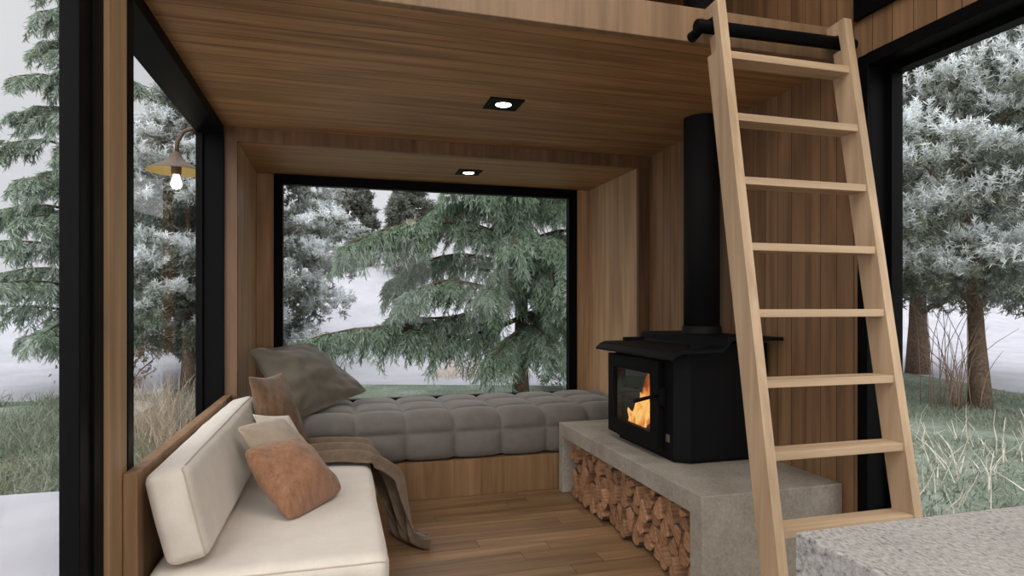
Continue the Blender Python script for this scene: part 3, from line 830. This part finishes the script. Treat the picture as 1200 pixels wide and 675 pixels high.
# ------------------------------------------------------------------ outdoor wall lamp beyond the side window
lx, ly, lz = -.985, 4.35, 1.955
ol_ = thing('barn_lamp', (lx, ly, lz), 'lit gooseneck barn lamp on the outside wall beyond the side window', 'lamp')
bz = plain('lamp_bronze', srgb(92,76,64), .6, .2)
build('shade', MB().lathe([(.022,.17),(.03,.145),(.05,.115),(.10,.088),(.165,.055),(.174,.045)], (lx, ly, lz), 36, cap=False), bz, ol_)
build('shade_lining', MB().lathe([(.173,.0445),(.164,.052),(.10,.083),(.05,.108),(.03,.112)], (lx, ly, lz), 36, cap=False), plain('lamp_lining', srgb(196,176,112), .5), ol_)
build('socket', MB().lathe([(.03,.16),(.03,.03),(.022,.025)], (lx, ly, lz), 20), bz, ol_)
build('arm', MB().tube([(lx,ly,lz+.15),(lx+.005,ly,lz+.23),(lx+.04,ly,lz+.30),(lx+.11,ly,lz+.335),(lx+.2,ly,lz+.33),(-.665,ly,lz+.31)], .013, 12), bz, ol_)
build('bulb', MB().lathe([(.014,.035),(.018,.02),(.030,-.02),(.032,-.04),(.022,-.06),(.002,-.068)], (lx, ly, lz), 24), emit('lamp_bulb', (1, .86, .62, 1), 7), ol_)
build('wall_mount', MB().tube([(-.70,ly,lz+.31),(-.66,ly,lz+.31)], [.05,.05], 20), bz, ol_)

# ================================================================== OUTSIDE
GZ = -.30
def snowmat(name, a, b2, sc=3):
    m, nt, b = newmat(name)
    g = N(nt, 'ShaderNodeNewGeometry'); n = N(nt, 'ShaderNodeTexNoise'); n.inputs['Scale'].default_value = sc; n.inputs['Detail'].default_value = 5
    nt.links.new(g.outputs['Position'], n.inputs['Vector'])
    nt.links.new(ramp(nt, n.outputs[0], [(.3, a), (.7, b2)]), b.inputs['Base Color'])
    b.inputs['Roughness'].default_value = .8; b.inputs['Specular IOR Level'].default_value = .2
    bp = N(nt, 'ShaderNodeBump'); bp.inputs['Strength'].default_value = .2; bp.inputs['Distance'].default_value = .03; nt.links.new(n.outputs[0], bp.inputs['Height']); nt.links.new(bp.outputs[0], b.inputs['Normal'])
    return m
M['snow'] = snowmat('snow', srgb(150,150,158), srgb(166,166,173), 1.5)
def lawnmat():
    m, nt, b = newmat('frosty_lawn'); L = nt.links.new
    g = N(nt, 'ShaderNodeNewGeometry'); n = N(nt, 'ShaderNodeTexNoise'); n.inputs['Scale'].default_value = 1.1; n.inputs['Detail'].default_value = 7; n.inputs['Roughness'].default_value = .7
    L(g.outputs['Position'], n.inputs['Vector'])
    n2 = N(nt, 'ShaderNodeTexNoise'); n2.inputs['Scale'].default_value = 22; n2.inputs['Detail'].default_value = 5; L(g.outputs['Position'], n2.inputs['Vector'])
    f = math_n(nt, 'ADD', math_n(nt, 'MULTIPLY', n.outputs[0], .6), math_n(nt, 'MULTIPLY', n2.outputs[0], .4))
    L(ramp(nt, f, [(.34, srgb(76,88,72)), (.5, srgb(108,118,104)), (.66, srgb(142,148,140))]), b.inputs['Base Color'])
    b.inputs['Roughness'].default_value = .95; b.inputs['Specular IOR Level'].default_value = .1
    bp = N(nt, 'ShaderNodeBump'); bp.inputs['Strength'].default_value = .5; bp.inputs['Distance'].default_value = .03; L(n2.outputs[0], bp.inputs['Height']); L(bp.outputs[0], b.inputs['Normal'])
    return m
M['lawn'] = lawnmat()

def snowfield(u, v):
    x = -90 + 200*u; y = -30 + 260*v**1.6
    h = 3.3/(1+math.exp(-(y-19)*.55)) * (.55 + .45*math.exp(-((x-2)/9)**2))
    h += .12*mnoise.noise(Vector((x*.15, y*.15, 1)))*(y > 12)
    return (x, y, GZ - .03 + max(0, h - .0001 if y > 12.5 else 0))
struct('ground_snow', MB().grid(snowfield, 160, 120), M['snow'], 'snow field rising to a white bank behind the trees')
edge = [(-16,9.5),(-9,10.6),(-5,11.1),(-4,10.9),(-3.2,11.4),(-2.4,12.2),(.5,11.7),(3,10.9),(4.2,10.5),(7,10.9),(10,11.2),(11.8,10.5),(11.5,9.2),(10.9,7.8),(11.2,5.5),(14,2),(16,-8),(-16,-8)]
struct('lawn', MB().prism(edge, 'z', GZ-.06, GZ), M['lawn'], 'frosted grey green lawn around the cabin')
struct('deck', MB().box(-7, -.74, -6, 4.98, GZ, -.14), plain('deck_boards', srgb(140,118,96), .8), 'timber deck outside the sliding door')
def decksnow(u, v):
    x = -7 + u*6.22; y = -6 + v*10.99
    e = min(1, min(u, 1-u)*40, (1-v)*30)
    return (x, y, -.139 + .045*e**.5 + .02*e*mnoise.noise(Vector((x*.9, y*.9, 0))))
tag(build('deck_snow', MB().grid(decksnow, 60, 90), M['snow']), 'smooth white snow lying on the deck outside the sliding door', 'snow', None, 'stuff')

# ---- foliage builder: many thin quads in one mesh, with a 'frost' attribute
class Leaves:
    def __init__(s): s.P, s.D, s.L, s.W, s.F = [], [], [], [], []
    def add(s, P, D, L, W, F):
        n = len(P); f = lambda a: np.broadcast_to(np.asarray(a, float), (n,)).copy()
        s.P.append(P); s.D.append(D); s.L.append(f(L)); s.W.append(f(W)); s.F.append(f(F))
    def build(s, name, mat, parent):
        P = np.concatenate(s.P); D = np.concatenate(s.D); L = np.concatenate(s.L)[:, None]; W = np.concatenate(s.W)[:, None]; F = np.concatenate(s.F)
        D = D/np.maximum(np.linalg.norm(D, axis=1, keepdims=True), 1e-6)
        S = np.cross(D, RNG.normal(size=D.shape)); S /= np.maximum(np.linalg.norm(S, axis=1, keepdims=True), 1e-6)
        org = np.array(world_loc(parent))
        P = P - org
        a = P - S*W*.5; b2 = P + S*W*.5; c = P + D*L + S*W*.22; d_ = P + D*L - S*W*.22
        V = np.stack([a, b2, c, d_], 1).reshape(-1, 3)
        n = len(P)
        me = bpy.data.meshes.new(name)
        me.vertices.add(4*n); me.vertices.foreach_set('co', V.astype(np.float32).ravel())
        me.loops.add(4*n); me.loops.foreach_set('vertex_index', np.arange(4*n, dtype=np.int32))
        me.polygons.add(n); me.polygons.foreach_set('loop_start', np.arange(0, 4*n, 4, dtype=np.int32))
        at = me.attributes.new('frost', 'FLOAT', 'FACE'); at.data.foreach_set('value', np.clip(F, 0, 1).astype(np.float32))
        me.materials.append(mat); me.update(calc_edges=True)
        return link(name, me, parent)

def unit(a): return a/np.maximum(np.linalg.norm(a, axis=-1, keepdims=True), 1e-6)

def sprays(Lv, poly, n_tw, tw_len, rng, n_sub=14, n_need=7, nl=.06, nw=.010, frost=.12, droop=.55, t0=.12):
    """drooping cedar boughs: twigs along a limb, each with feathery side shoots"""
    poly = [tuple(p) for p in poly]
    for _ in range(n_tw):
        t = t0 + (1-t0)*rng.random()
        p = cr(poly, t); q = cr(poly, min(1, t+.02)) - cr(poly, max(0, t-.02)); q = q/np.linalg.norm(q)
        sd = np.cross(q, (0,0,1)); sd /= max(np.linalg.norm(sd), 1e-6)
        sgn = rng.choice((-1, 1))
        d0 = sd*sgn*rng.uniform(.2, .9) + q*rng.uniform(.3, .9) + np.array((0,0,1))*rng.uniform(-.5, .35); d0 /= np.linalg.norm(d0)
        L_ = tw_len*rng.uniform(.55, 1.15)*(1.1 - .45*t)
        s = np.linspace(.08, 1, n_sub)
        dr = droop*rng.uniform(.6, 1.3)
        C = p + d0*L_*s[:, None]*(1-.25*s[:, None]) + np.array((0,0,-1.))*(dr*L_*s**1.8)[:, None]
        T = unit(np.gradient(C, axis=0))
        ns = np.cross(T, (0,0,1.)); ns = unit(ns + 1e-6)
        alt = np.where(np.arange(n_sub) % 2, 1., -1.)[:, None]
        D = unit(T*.75 + ns*alt*.75 + np.array((0,0,-.45)) + rng.normal(size=T.shape)*.22)
        sl = .17*L_/.5*(1.05 - .55*s)
        fr = frost*rng.uniform(.3, 1.7)
        k = np.linspace(.05, 1, n_need)
        PP = (C[:, None, :] + D[:, None, :]*(sl[:, None]*k[None, :])[:, :, None] + np.array((0,0,-1.))*(.35*sl[:, None]*k[None, :]**2)[:, :, None]).reshape(-1, 3)
        DD = (np.repeat(D, n_need, 0) + rng.normal(size=(n_sub*n_need, 3))*.38 + np.array((0,0,-.25)))
        FF = np.clip(fr*(.4 + np.tile(k, n_sub)) + rng.normal(size=n_sub*n_need)*.06, 0, 1)
        Lv.add(PP, DD, nl*rng.uniform(.8, 1.3), nw, FF)
        # the twig itself as dark thin leaves
        Lv.add(C[:-1], np.diff(C, axis=0), np.linalg.norm(np.diff(C, axis=0), axis=1), .006, 0)

def puffs(Lv, cen, rad, axis_pt, rng, shoots=16, need=20, nl=.09, nw=.012, frost=.9, flat=.62):
    """snow laden pine tufts: a dome of short bottle-brush shoots, snow lying on the upper ones, green below"""
    cen = np.asarray(cen, float); n = len(cen); rad = np.broadcast_to(np.asarray(rad, float), (n,))
    out = unit((cen - np.array(axis_pt))*np.array((1, 1, .3)))
    d = unit(rng.normal(size=(n, shoots, 3)) + out[:, None, :]*.5 + np.array((0, 0, .35)))
    sq = np.array((1.15, 1.15, flat))
    st_ = cen[:, None, :] + d*sq*(rad[:, None]*rng.uniform(.15, .75, (n, shoots)))[..., None]
    sd = unit(d + np.array((0, 0, .55)) + rng.normal(size=d.shape)*.25)          # shoot tips turn up
    ln = rad[:, None]*rng.uniform(.30, .55, (n, shoots))
    k = rng.random((n, shoots, need))
    PP = st_[:, :, None, :] + sd[:, :, None, :]*(ln[:, :, None]*k)[..., None]
    DD = sd[:, :, None, :]*.75 + unit(rng.normal(size=PP.shape))*1.0
    top = np.clip(.42 + .75*d[:, :, None, 2] + .25*(k-.4), 0, 1.1)
    FF = frost*top + rng.normal(size=k.shape)*.12
    FF = np.clip(FF*rng.uniform(.75, 1.15, (n, 1, 1)), 0, 1)
    m = n*shoots*need
    Lv.add(PP.reshape(-1, 3), DD.reshape(-1, 3), nl*rng.uniform(.6, 1.2, m), nw, FF.reshape(-1))

M['cedar'] = leafmat('cedar_needles', srgb(62,82,60), srgb(116,136,106), srgb(184,198,190), transl=.35)
M['pine'] = leafmat('frosted_pine_needles', srgb(86,94,80), srgb(132,138,120), srgb(236,240,243), transl=.35)
M['conifer'] = leafmat('conifer_needles', srgb(76,96,74), srgb(130,148,120), srgb(192,202,196), transl=.4)
M['dark'] = leafmat('dark_conifer_needles', srgb(70,74,64), srgb(110,114,102), srgb(196,198,196), transl=.3)
M['shrub'] = leafmat('brown_shrub_leaves', srgb(92,74,62), srgb(132,110,94), srgb(200,196,194), transl=.2)
M['strawleaf'] = leafmat('dry_grass_blades', srgb(128,112,94), srgb(180,166,148), srgb(206,202,196), transl=.3)
M['paleleaf'] = leafmat('pale_grass_blades', srgb(196,180,160), srgb(232,220,204), srgb(240,236,230), transl=.4)
M['greenleaf'] = leafmat('green_grass_blades', srgb(76,90,66), srgb(122,130,108), srgb(164,172,164), transl=.3)

# ---- cedar behind the daybed window
ct = thing('cedar_tree', (2.85, 9.55, GZ), 'big green cedar with drooping boughs outside the back window', 'tree')
tr = MB().tube([(2.85,9.6,GZ-.05),(2.85,9.58,.2),(2.82,9.45,1.0),(2.8,9.4,2.2),(2.78,9.38,4.0),(2.76,9.36,6.2)], [.15,.115,.105,.095,.07,.03], 14)
build('trunk', tr, M['trunk'], ct)
boughs = [
 [(2.8,9.39,.97),(1.84,9.14,.67),(.88,9.0,.83),(.16,8.89,.82),(-.49,8.86,.66)],
 [(2.8,9.39,1.33),(2.2,9.25,1.1),(1.53,9.23,.97),(.8,9.23,1.0)],
 [(2.8,9.39,2.14),(1.93,9.22,2.4),(1.13,9.03,2.35),(.52,9.0,2.2),(.07,8.91,1.95)],
 [(2.8,9.39,2.75),(2.3,9.38,2.78),(1.85,9.36,2.75),(1.4,9.35,2.6)],
 [(2.8,9.39,3.22),(2.4,9.19,3.22),(1.95,9.0,3.1),(1.6,8.96,2.95)],
 [(2.8,9.39,1.94),(3.24,9.06,2.12),(3.8,8.7,1.84)],
 [(2.8,9.39,2.62),(3.33,8.93,2.77),(3.88,8.57,2.48)],
 [(2.8,9.39,.92),(3.24,9.06,1.06),(3.74,8.71,.67)],
 [(2.8,9.39,1.67),(2.32,8.7,1.65),(1.9,8.09,1.3)],
 [(2.8,9.39,.72),(2.47,8.76,.68),(2.02,8.26,.42)],
 [(2.8,9.39,2.41),(2.5,8.65,2.35),(2.22,7.89,1.92)],
 [(2.8,9.39,.79),(2.83,8.66,.82),(2.9,8.12,.52)],
 [(2.8,9.39,1.26),(1.76,9.06,1.51),(1.23,8.9,1.44),(.87,8.9,1.25)],
 [(2.8,9.39,1.53),(2.95,8.62,1.63),(2.96,8.1,1.25)],
 [(2.8,9.39,1.75),(1.9,9.5,1.95),(1.2,9.6,1.8),(.8,9.6,1.55)],
 [(2.8,9.39,2.9),(2.55,8.7,3.0),(2.2,8.0,2.75)],
 [(2.8,9.39,2.0),(2.9,8.6,2.15),(3.1,7.9,1.9)],
]
rb_ = np.random.default_rng(21)
for k in range(20):
    z = 1.0 + k*.23; a = k*2.4; L_ = 2.3 - .06*k - .25*rb_.random()
    dx, dy = math.cos(a), math.sin(a)
    if z < 2.0 and dx < -.2: continue
    if dx < -.2: L_ *= .55
    boughs.append([(2.8,9.39,z),(2.8+dx*L_*.5,9.39+dy*L_*.5,z+.18),(2.8+dx*L_,9.39+dy*L_,z-.12)])
lim = MB(); Lv = Leaves()
for i, b2 in enumerate(boughs):
    pts = [cr(b2, t) for t in np.linspace(0, .97, 9)]
    lim.tube(pts, list(np.linspace(.04, .008, 9)), 6)
    ln = sum(math.dist(p, q) for p, q in zip(b2, b2[1:]))
    sprays(Lv, b2, int(50*ln) if i < 17 else int(34*ln), .52, rb_, 17, 8, .065, .011, .24, .72)
build('limbs', lim, M['trunkdark'], ct)
Lv.build('foliage', M['cedar'], ct)

# ---- trees of snow laden tufts
def frosted_tree(name, base, hgt, rx, z0, n, label, seed, tilt=(0,0), puff=.42, frost=.8, mat='pine', trunk_r=.2, shape=.6, need=26, shoots=11, nl=.10, nw=.012, limbs=26, tm='trunk', sect=None, group=None, full=.45, cat='tree'):
    rng = np.random.default_rng(seed)
    t = thing(name, (base[0], base[1], GZ), label, cat, group)
    bx, by = base
    tx, ty = tilt
    k = np.linspace(0, 1, 7)
    path = [(bx + tx*q, by + ty*q, GZ - .04 + (hgt+.2)*q) for q in k]
    rads = [trunk_r*1.25] + list(trunk_r*(1 - .85*k[1:]))
    build('trunk', MB().tube(path, rads, 14), M[tm], t)
    cen = []
    while len(cen) < n:
        q = rng.random()
        a = rng.random()*2*PI
        prof_ = math.sin(PI*min(1, (q*.92+.08)**shape))**.7
        r = rx*prof_*(full + (1-full)*rng.random()**.5)
        p = (bx + tx*q + r*math.cos(a), by + ty*q + r*math.sin(a), z0 + (hgt - z0)*q + rng.normal()*.06)
        if sect and not sect(p): continue
        cen.append(p)
    cen = np.array(cen)
    lm = MB()
    for i in rng.choice(n, min(limbs, n), replace=False):
        c = cen[i]; q = max(.05, min(.9, (c[2]-.5 - GZ)/(hgt - GZ)))
        s0 = np.array((bx + tx*q, by + ty*q, GZ + (hgt-GZ)*q)); mid = (s0 + c)/2 + np.array((0, 0, .12))
        lm.tube([s0, mid, c], [trunk_r*.26, trunk_r*.16, .012], 6)
    build('limbs', lm, M[tm], t)
    Lv = Leaves()
    puffs(Lv, cen, puff*rng.uniform(.7, 1.25, n), (bx + tx*.5, by + ty*.5, (z0+hgt)/2), rng, shoots, need, nl, nw, frost)
    axis = np.stack([bx + tx*(cen[:, 2]-z0)/(hgt-z0), by + ty*(cen[:, 2]-z0)/(hgt-z0), cen[:, 2]], 1)
    inner = axis + (cen - axis)*rng.uniform(.45, .85, (n, 1)) + rng.normal(size=(n, 3))*.1
    puffs(Lv, inner, puff*1.1, (bx, by, (z0+hgt)/2), rng, max(6, shoots//2), need, nl*1.25, nw*1.3, frost*.34)
    Lv.build('foliage', M[mat], t)
    return t

frosted_tree('pine_tree', (8.8, 6.65), 6.0, 2.9, 1.30, 430, 'nearest snow laden pine outside the right window, whole trunk showing', 31, (.3, .6), .42, .95, trunk_r=.12, shape=.75, need=32, shoots=26, nl=.07, nw=.0125)
frosted_tree('pine_tree', (12.2, 10.6), 6.5, 2.9, 1.15, 300, 'snow laden pine behind the nearer pine outside the right window', 32, (0, 0), .5, .95, trunk_r=.2, shape=.7, need=22, shoots=16, nl=.11, nw=.022)
frosted_tree('pine_tree', (-1.75, 13.4), 6.0, 2.0, .15, 400, 'pale frosted pine filling the left edge of the back window', 33, (.2, 0), .36, 1.05, trunk_r=.16, shape=.8, need=24, shoots=18, nl=.085, nw=.017)
frosted_tree('pine_tree', (-2.3, 10.9), 4.6, 1.15, .75, 190, 'pale frosted pine behind the barn lamp in the side window', 34, (0, 0), .30, 1.0, trunk_r=.10, shape=.75, need=26, shoots=20, nl=.075, nw=.014)
frosted_tree('fir_tree', (.42, 23.5), 8.5, .85, 2.0, 210, 'dark distant fir at the left in the back window, left of the gap of sky', 35, (0, 0), .28, .35, 'dark', .12, shoots=12, need=20, nl=.16, nw=.034, tm='trunkdark', full=.2)
frosted_tree('fir_tree', (2.42, 21.5), 7.5, .7, 2.0, 180, 'dark distant fir behind the cedar top, right of the gap of sky', 36, (0, 0), .28, .25, 'dark', .12, shoots=12, need=20, nl=.16, nw=.034, tm='trunkdark', full=.2)

# ---- tall green conifer seen on both sides of the black door frame
kt = thing('spruce_tree', (-4.05, 11.6, GZ), 'tall green spruce behind the black frame of the sliding door', 'tree')
build('trunk', MB().tube([(-4.05,11.6,GZ-.05),(-4.0,11.6,2.5),(-3.95,11.6,8.0)], [.17,.13,.03], 12), M['trunkdark'], kt)
lim = MB(); Lv = Leaves(); rk = np.random.default_rng(41)
for k in range(58):
    z = .55 + k*.125; a = k*2.399; L_ = max(.3, 1.75 - .28*max(0, z-1.9)) * rk.uniform(.7, 1.12)
    dx, dy = math.cos(a), math.sin(a); x0, y0 = -4.0, 11.6
    b2 = [(x0,y0,z),(x0+dx*L_*.5,y0+dy*L_*.5,z+.1),(x0+dx*L_,y0+dy*L_,z-.05)]
    lim.tube([cr(b2, t) for t in np.linspace(0, .97, 6)], list(np.linspace(.03, .006, 6)), 5)
    sprays(Lv, b2, int(24*L_)+4, .46, rk, 13, 7, .08, .015, .42, .6)
build('limbs', lim, M['trunkdark'], kt); Lv.build('foliage', M['conifer'], kt)

# ---- shrubs, reeds and grass
def blade_clump(name, x, y, z, n, hgt, spread, mat, label, cat, group=None, seed=0, w=.012, lean_=.35, frost=.2, fol='blades'):
    rng = np.random.default_rng(seed)
    t = thing(name, (x, y, z), label, cat, group)
    Lv = Leaves()
    P = np.stack([x + rng.normal(size=n)*spread, y + rng.normal(size=n)*spread, np.full(n, z)], 1)
    D = unit(np.stack([rng.normal(size=n)*lean_, rng.normal(size=n)*lean_, np.ones(n)], 1))
    h_ = hgt*rng.uniform(.45, 1.1, n)
    for seg in range(3):
        Lv.add(P, D, h_/3, w*(1-.25*seg), frost*rng.random(n))
        P = P + D*(h_/3)[:, None]; D = unit(D + np.stack([rng.normal(size=n)*.25, rng.normal(size=n)*.25, -np.full(n, .12)], 1))
    Lv.build(fol, mat, t)
    return t
for i, (x, y, lab) in enumerate(((2.1,12.2,'dry reed clump on the snow behind the cedar, leftmost of three'), (2.75,12.2,'dry reed clump on the snow behind the cedar, middle of three'), (3.4,12.0,'dry reed clump beside the cedar trunk, rightmost of three'))):
    blade_clump('reed_clump', x, y, GZ-.02, 110, .62, .2, M['paleleaf'], lab, 'reeds', 'dry reeds behind the cedar', 50+i, .017)
# frosted bush right of the cedar trunk
rng = np.random.default_rng(61)
fb = thing('frosted_bush', (3.95, 10.3, GZ), 'low frosted green bush right of the cedar trunk', 'bush')
cen = np.stack([3.95 + rng.normal(size=46)*.32, 10.3 + rng.normal(size=46)*.25, GZ + .1 + rng.random(46)*.95], 1)
Lv = Leaves(); puffs(Lv, cen, .26, (3.95,10.3,0), rng, 10, 16, .07, .016, .55); Lv.build('foliage', M['conifer'], fb)
build('stem', MB().tube([(3.95,10.3,GZ-.05),(3.97,10.3,.25)], [.03,.012], 6), M['trunkdark'], fb)
# brown leaved shrub outside the side window
sh = thing('brown_shrub', (-3.05, 10.2, GZ), 'thin shrub with brown leaves on the snow outside the side window', 'shrub')
stm = MB(); pts = []
for k in range(16):
    a = rng.random()*2*PI; r = rng.uniform(.2, .75); z = rng.uniform(.35, 1.0)
    p0 = (-3.05 + rng.normal()*.08, 10.2 + rng.normal()*.08, GZ); p2 = (-3.05 + r*math.cos(a), 10.2 + r*math.sin(a), GZ+z); p1 = ((p0[0]+p2[0])/2, (p0[1]+p2[1])/2, GZ+z*.65)
    stm.tube([p0, p1, p2], [.012,.009,.005], 5)
    for q in range(30):
        u = rng.uniform(.35, 1.02); pts.append(cr([p0,p1,p2], u) + rng.normal(size=3)*.06)
build('stems', stm, M['trunkdark'], sh)
pts = np.array(pts); Lv = Leaves(); Lv.add(pts, rng.normal(size=pts.shape), .055, .034, .25*rng.random(len(pts))); Lv.build('foliage', M['shrub'], sh)
# bare bush at the foot of the right pine
bb = thing('bare_bush', (8.37, 6.75, GZ), 'bare twiggy bush at the foot of the nearest pine', 'bush')
tw = MB()
for k in range(34):
    a = rng.random()*2*PI; r = rng.uniform(.15, .8); z = rng.uniform(.6, 1.7)
    p0 = (8.37 + rng.normal()*.18, 6.75 + rng.normal()*.18, GZ); p2 = (p0[0] + r*math.cos(a), p0[1] + r*math.sin(a), GZ+z); p1 = (p0[0] + .3*r*math.cos(a), p0[1] + .3*r*math.sin(a), GZ+z*.6)
    tw.tube([cr([p0,p1,p2], t) for t in (0,.25,.5,.75,1)], [.007,.006,.005,.004,.002], 5)
build('twigs', tw, plain('bare_twigs', srgb(132,112,96), .95, 0, .1), bb)

def lawn_blades(name, n, region, hgt, w, mat, label, seed, frost, lean_=.5):
    rng = np.random.default_rng(seed)
    P = np.stack([rng.uniform(region[0], region[1], n), rng.uniform(region[2], region[3], n), np.full(n, GZ)], 1)
    keep = ~((P[:, 0] < -.7) & (P[:, 1] < 5.05)) & ~((P[:, 0] < 2.3) & (P[:, 1] < 4.7) & (P[:, 0] > -.8))
    P = P[keep]; n = len(P)
    dens = np.array([mnoise.noise(Vector((p[0]*.8, p[1]*.8, seed))) for p in P])
    P = P[dens > -.25]; n = len(P)
    Lv = Leaves(); D = unit(np.stack([rng.normal(size=n)*lean_, rng.normal(size=n)*lean_, np.ones(n)], 1))
    h_ = hgt*rng.uniform(.4, 1.2, n)
    Lv.add(P, D, h_*.55, w, frost*rng.random(n)); P2 = P + D*(h_*.55)[:, None]
    Lv.add(P2, unit(D + rng.normal(size=D.shape)*.35 - np.array((0,0,.2))), h_*.5, w*.7, frost*rng.random(n))
    e = thing(name + '_tmp', (0,0,0), None, None)
    o = Lv.build(name, mat, e); o.parent = None; bpy.data.objects.remove(e)
    return tag(o, label, 'grass', None, 'stuff')
lawn_blades('lawn_grass', 30000, (2.4, 10.5, .5, 9.5), .10, .011, M['greenleaf'], 'short frosted lawn grass outside the right window', 71, .8)
lawn_blades('meadow_grass', 26000, (-5.2, -.4, 5.1, 10.6), .22, .012, M['greenleaf'], 'rough green grass beyond the snowy deck', 72, .5)

# tall pale dry tufts: near the right window and outside the side window
rt = np.random.default_rng(81)
for i, (x, y) in enumerate(((4.3,3.9),(4.9,3.75),(5.4,4.0),(4.6,4.4),(5.2,4.55),(5.9,4.4),(4.1,3.3),(5.0,3.2),(5.8,3.6),(6.4,4.2),(6.2,5.0),(5.6,5.2))):
    blade_clump('dry_grass_tuft', x, y, GZ, 9, .44, .16, M['paleleaf'], 'pale dry grass tuft on the lawn outside the right window', 'grass', 'dry grass tufts outside the right window', 90+i, .015, .34, .6)
for i, (x, y) in enumerate(((-1.35,6.3),(-1.6,6.6),(-1.75,7.1),(-1.95,7.4),(-1.55,7.2),(-2.1,7.9),(-1.3,6.9),(-2.35,8.3),(-1.85,8.0),(-2.0,8.7))):
    blade_clump('dry_grass_tuft', x, y, GZ, 60, .72, .12, M['strawleaf'], 'pale dry grass tuft outside the side window', 'grass', 'dry grass tufts outside the side window', 120+i, .012, .28, .3)

# ------------------------------------------------------------------ sky and exposure
wd_ = bpy.data.worlds.new('overcast'); SC.world = wd_; wd_.use_nodes = True
nt = wd_.node_tree; nt.nodes.clear(); L = nt.links.new
o = N(nt, 'ShaderNodeOutputWorld'); bg = N(nt, 'ShaderNodeBackground'); tc = N(nt, 'ShaderNodeTexCoord'); sp = N(nt, 'ShaderNodeSeparateXYZ')
L(tc.outputs['Generated'], sp.inputs[0])
mp = N(nt, 'ShaderNodeMapping'); mp.inputs['Scale'].default_value = (1.5, 1.5, 5); L(tc.outputs['Generated'], mp.inputs['Vector'])
n = N(nt, 'ShaderNodeTexNoise'); n.inputs['Scale'].default_value = 1.6; n.inputs['Detail'].default_value = 5; L(mp.outputs[0], n.inputs['Vector'])
f = math_n(nt, 'ADD', sp.outputs[2], math_n(nt, 'MULTIPLY', math_n(nt, 'SUBTRACT', n.outputs[0], .5), .35))
c = ramp(nt, f, [(.0, (.50,.50,.535,1)), (.36, (.56,.565,.585,1)), (.52, (.6,.605,.625,1)), (.66, (1.15,1.165,1.2,1)), (1, (1.7,1.72,1.78,1))])
# broad glow added to the sky behind the viewer, to brighten the room
dt = N(nt, 'ShaderNodeVectorMath', operation='DOT_PRODUCT'); L(tc.outputs['Generated'], dt.inputs[0]); dt.inputs[1].default_value = tuple(Vector((-.25, -.86, .44)).normalized())
gl = math_n(nt, 'MULTIPLY', math_n(nt, 'POWER', math_n(nt, 'MAXIMUM', dt.outputs['Value'], 0.0), 3.0), 2.6)
gc = N(nt, 'ShaderNodeCombineColor'); L(gl, gc.inputs[0]); L(math_n(nt, 'MULTIPLY', gl, .985), gc.inputs[1]); L(math_n(nt, 'MULTIPLY', gl, .95), gc.inputs[2])
c = mixc(nt, 1.0, c, gc.outputs[0], 'ADD')
L(c, bg.inputs[0]); bg.inputs[1].default_value = 1.0; L(bg.outputs[0], o.inputs[0])
SC.view_settings.view_transform = 'Standard'; SC.view_settings.look = 'None'; SC.view_settings.gamma = 1; SC.view_settings.use_curve_mapping = False
SC.view_settings.exposure = 0.5
SC.cycles.use_denoising = True
SC.cycles.max_bounces = 12; SC.cycles.diffuse_bounces = 6; SC.cycles.transparent_max_bounces = 24
SC.cycles.sample_clamp_indirect = 6
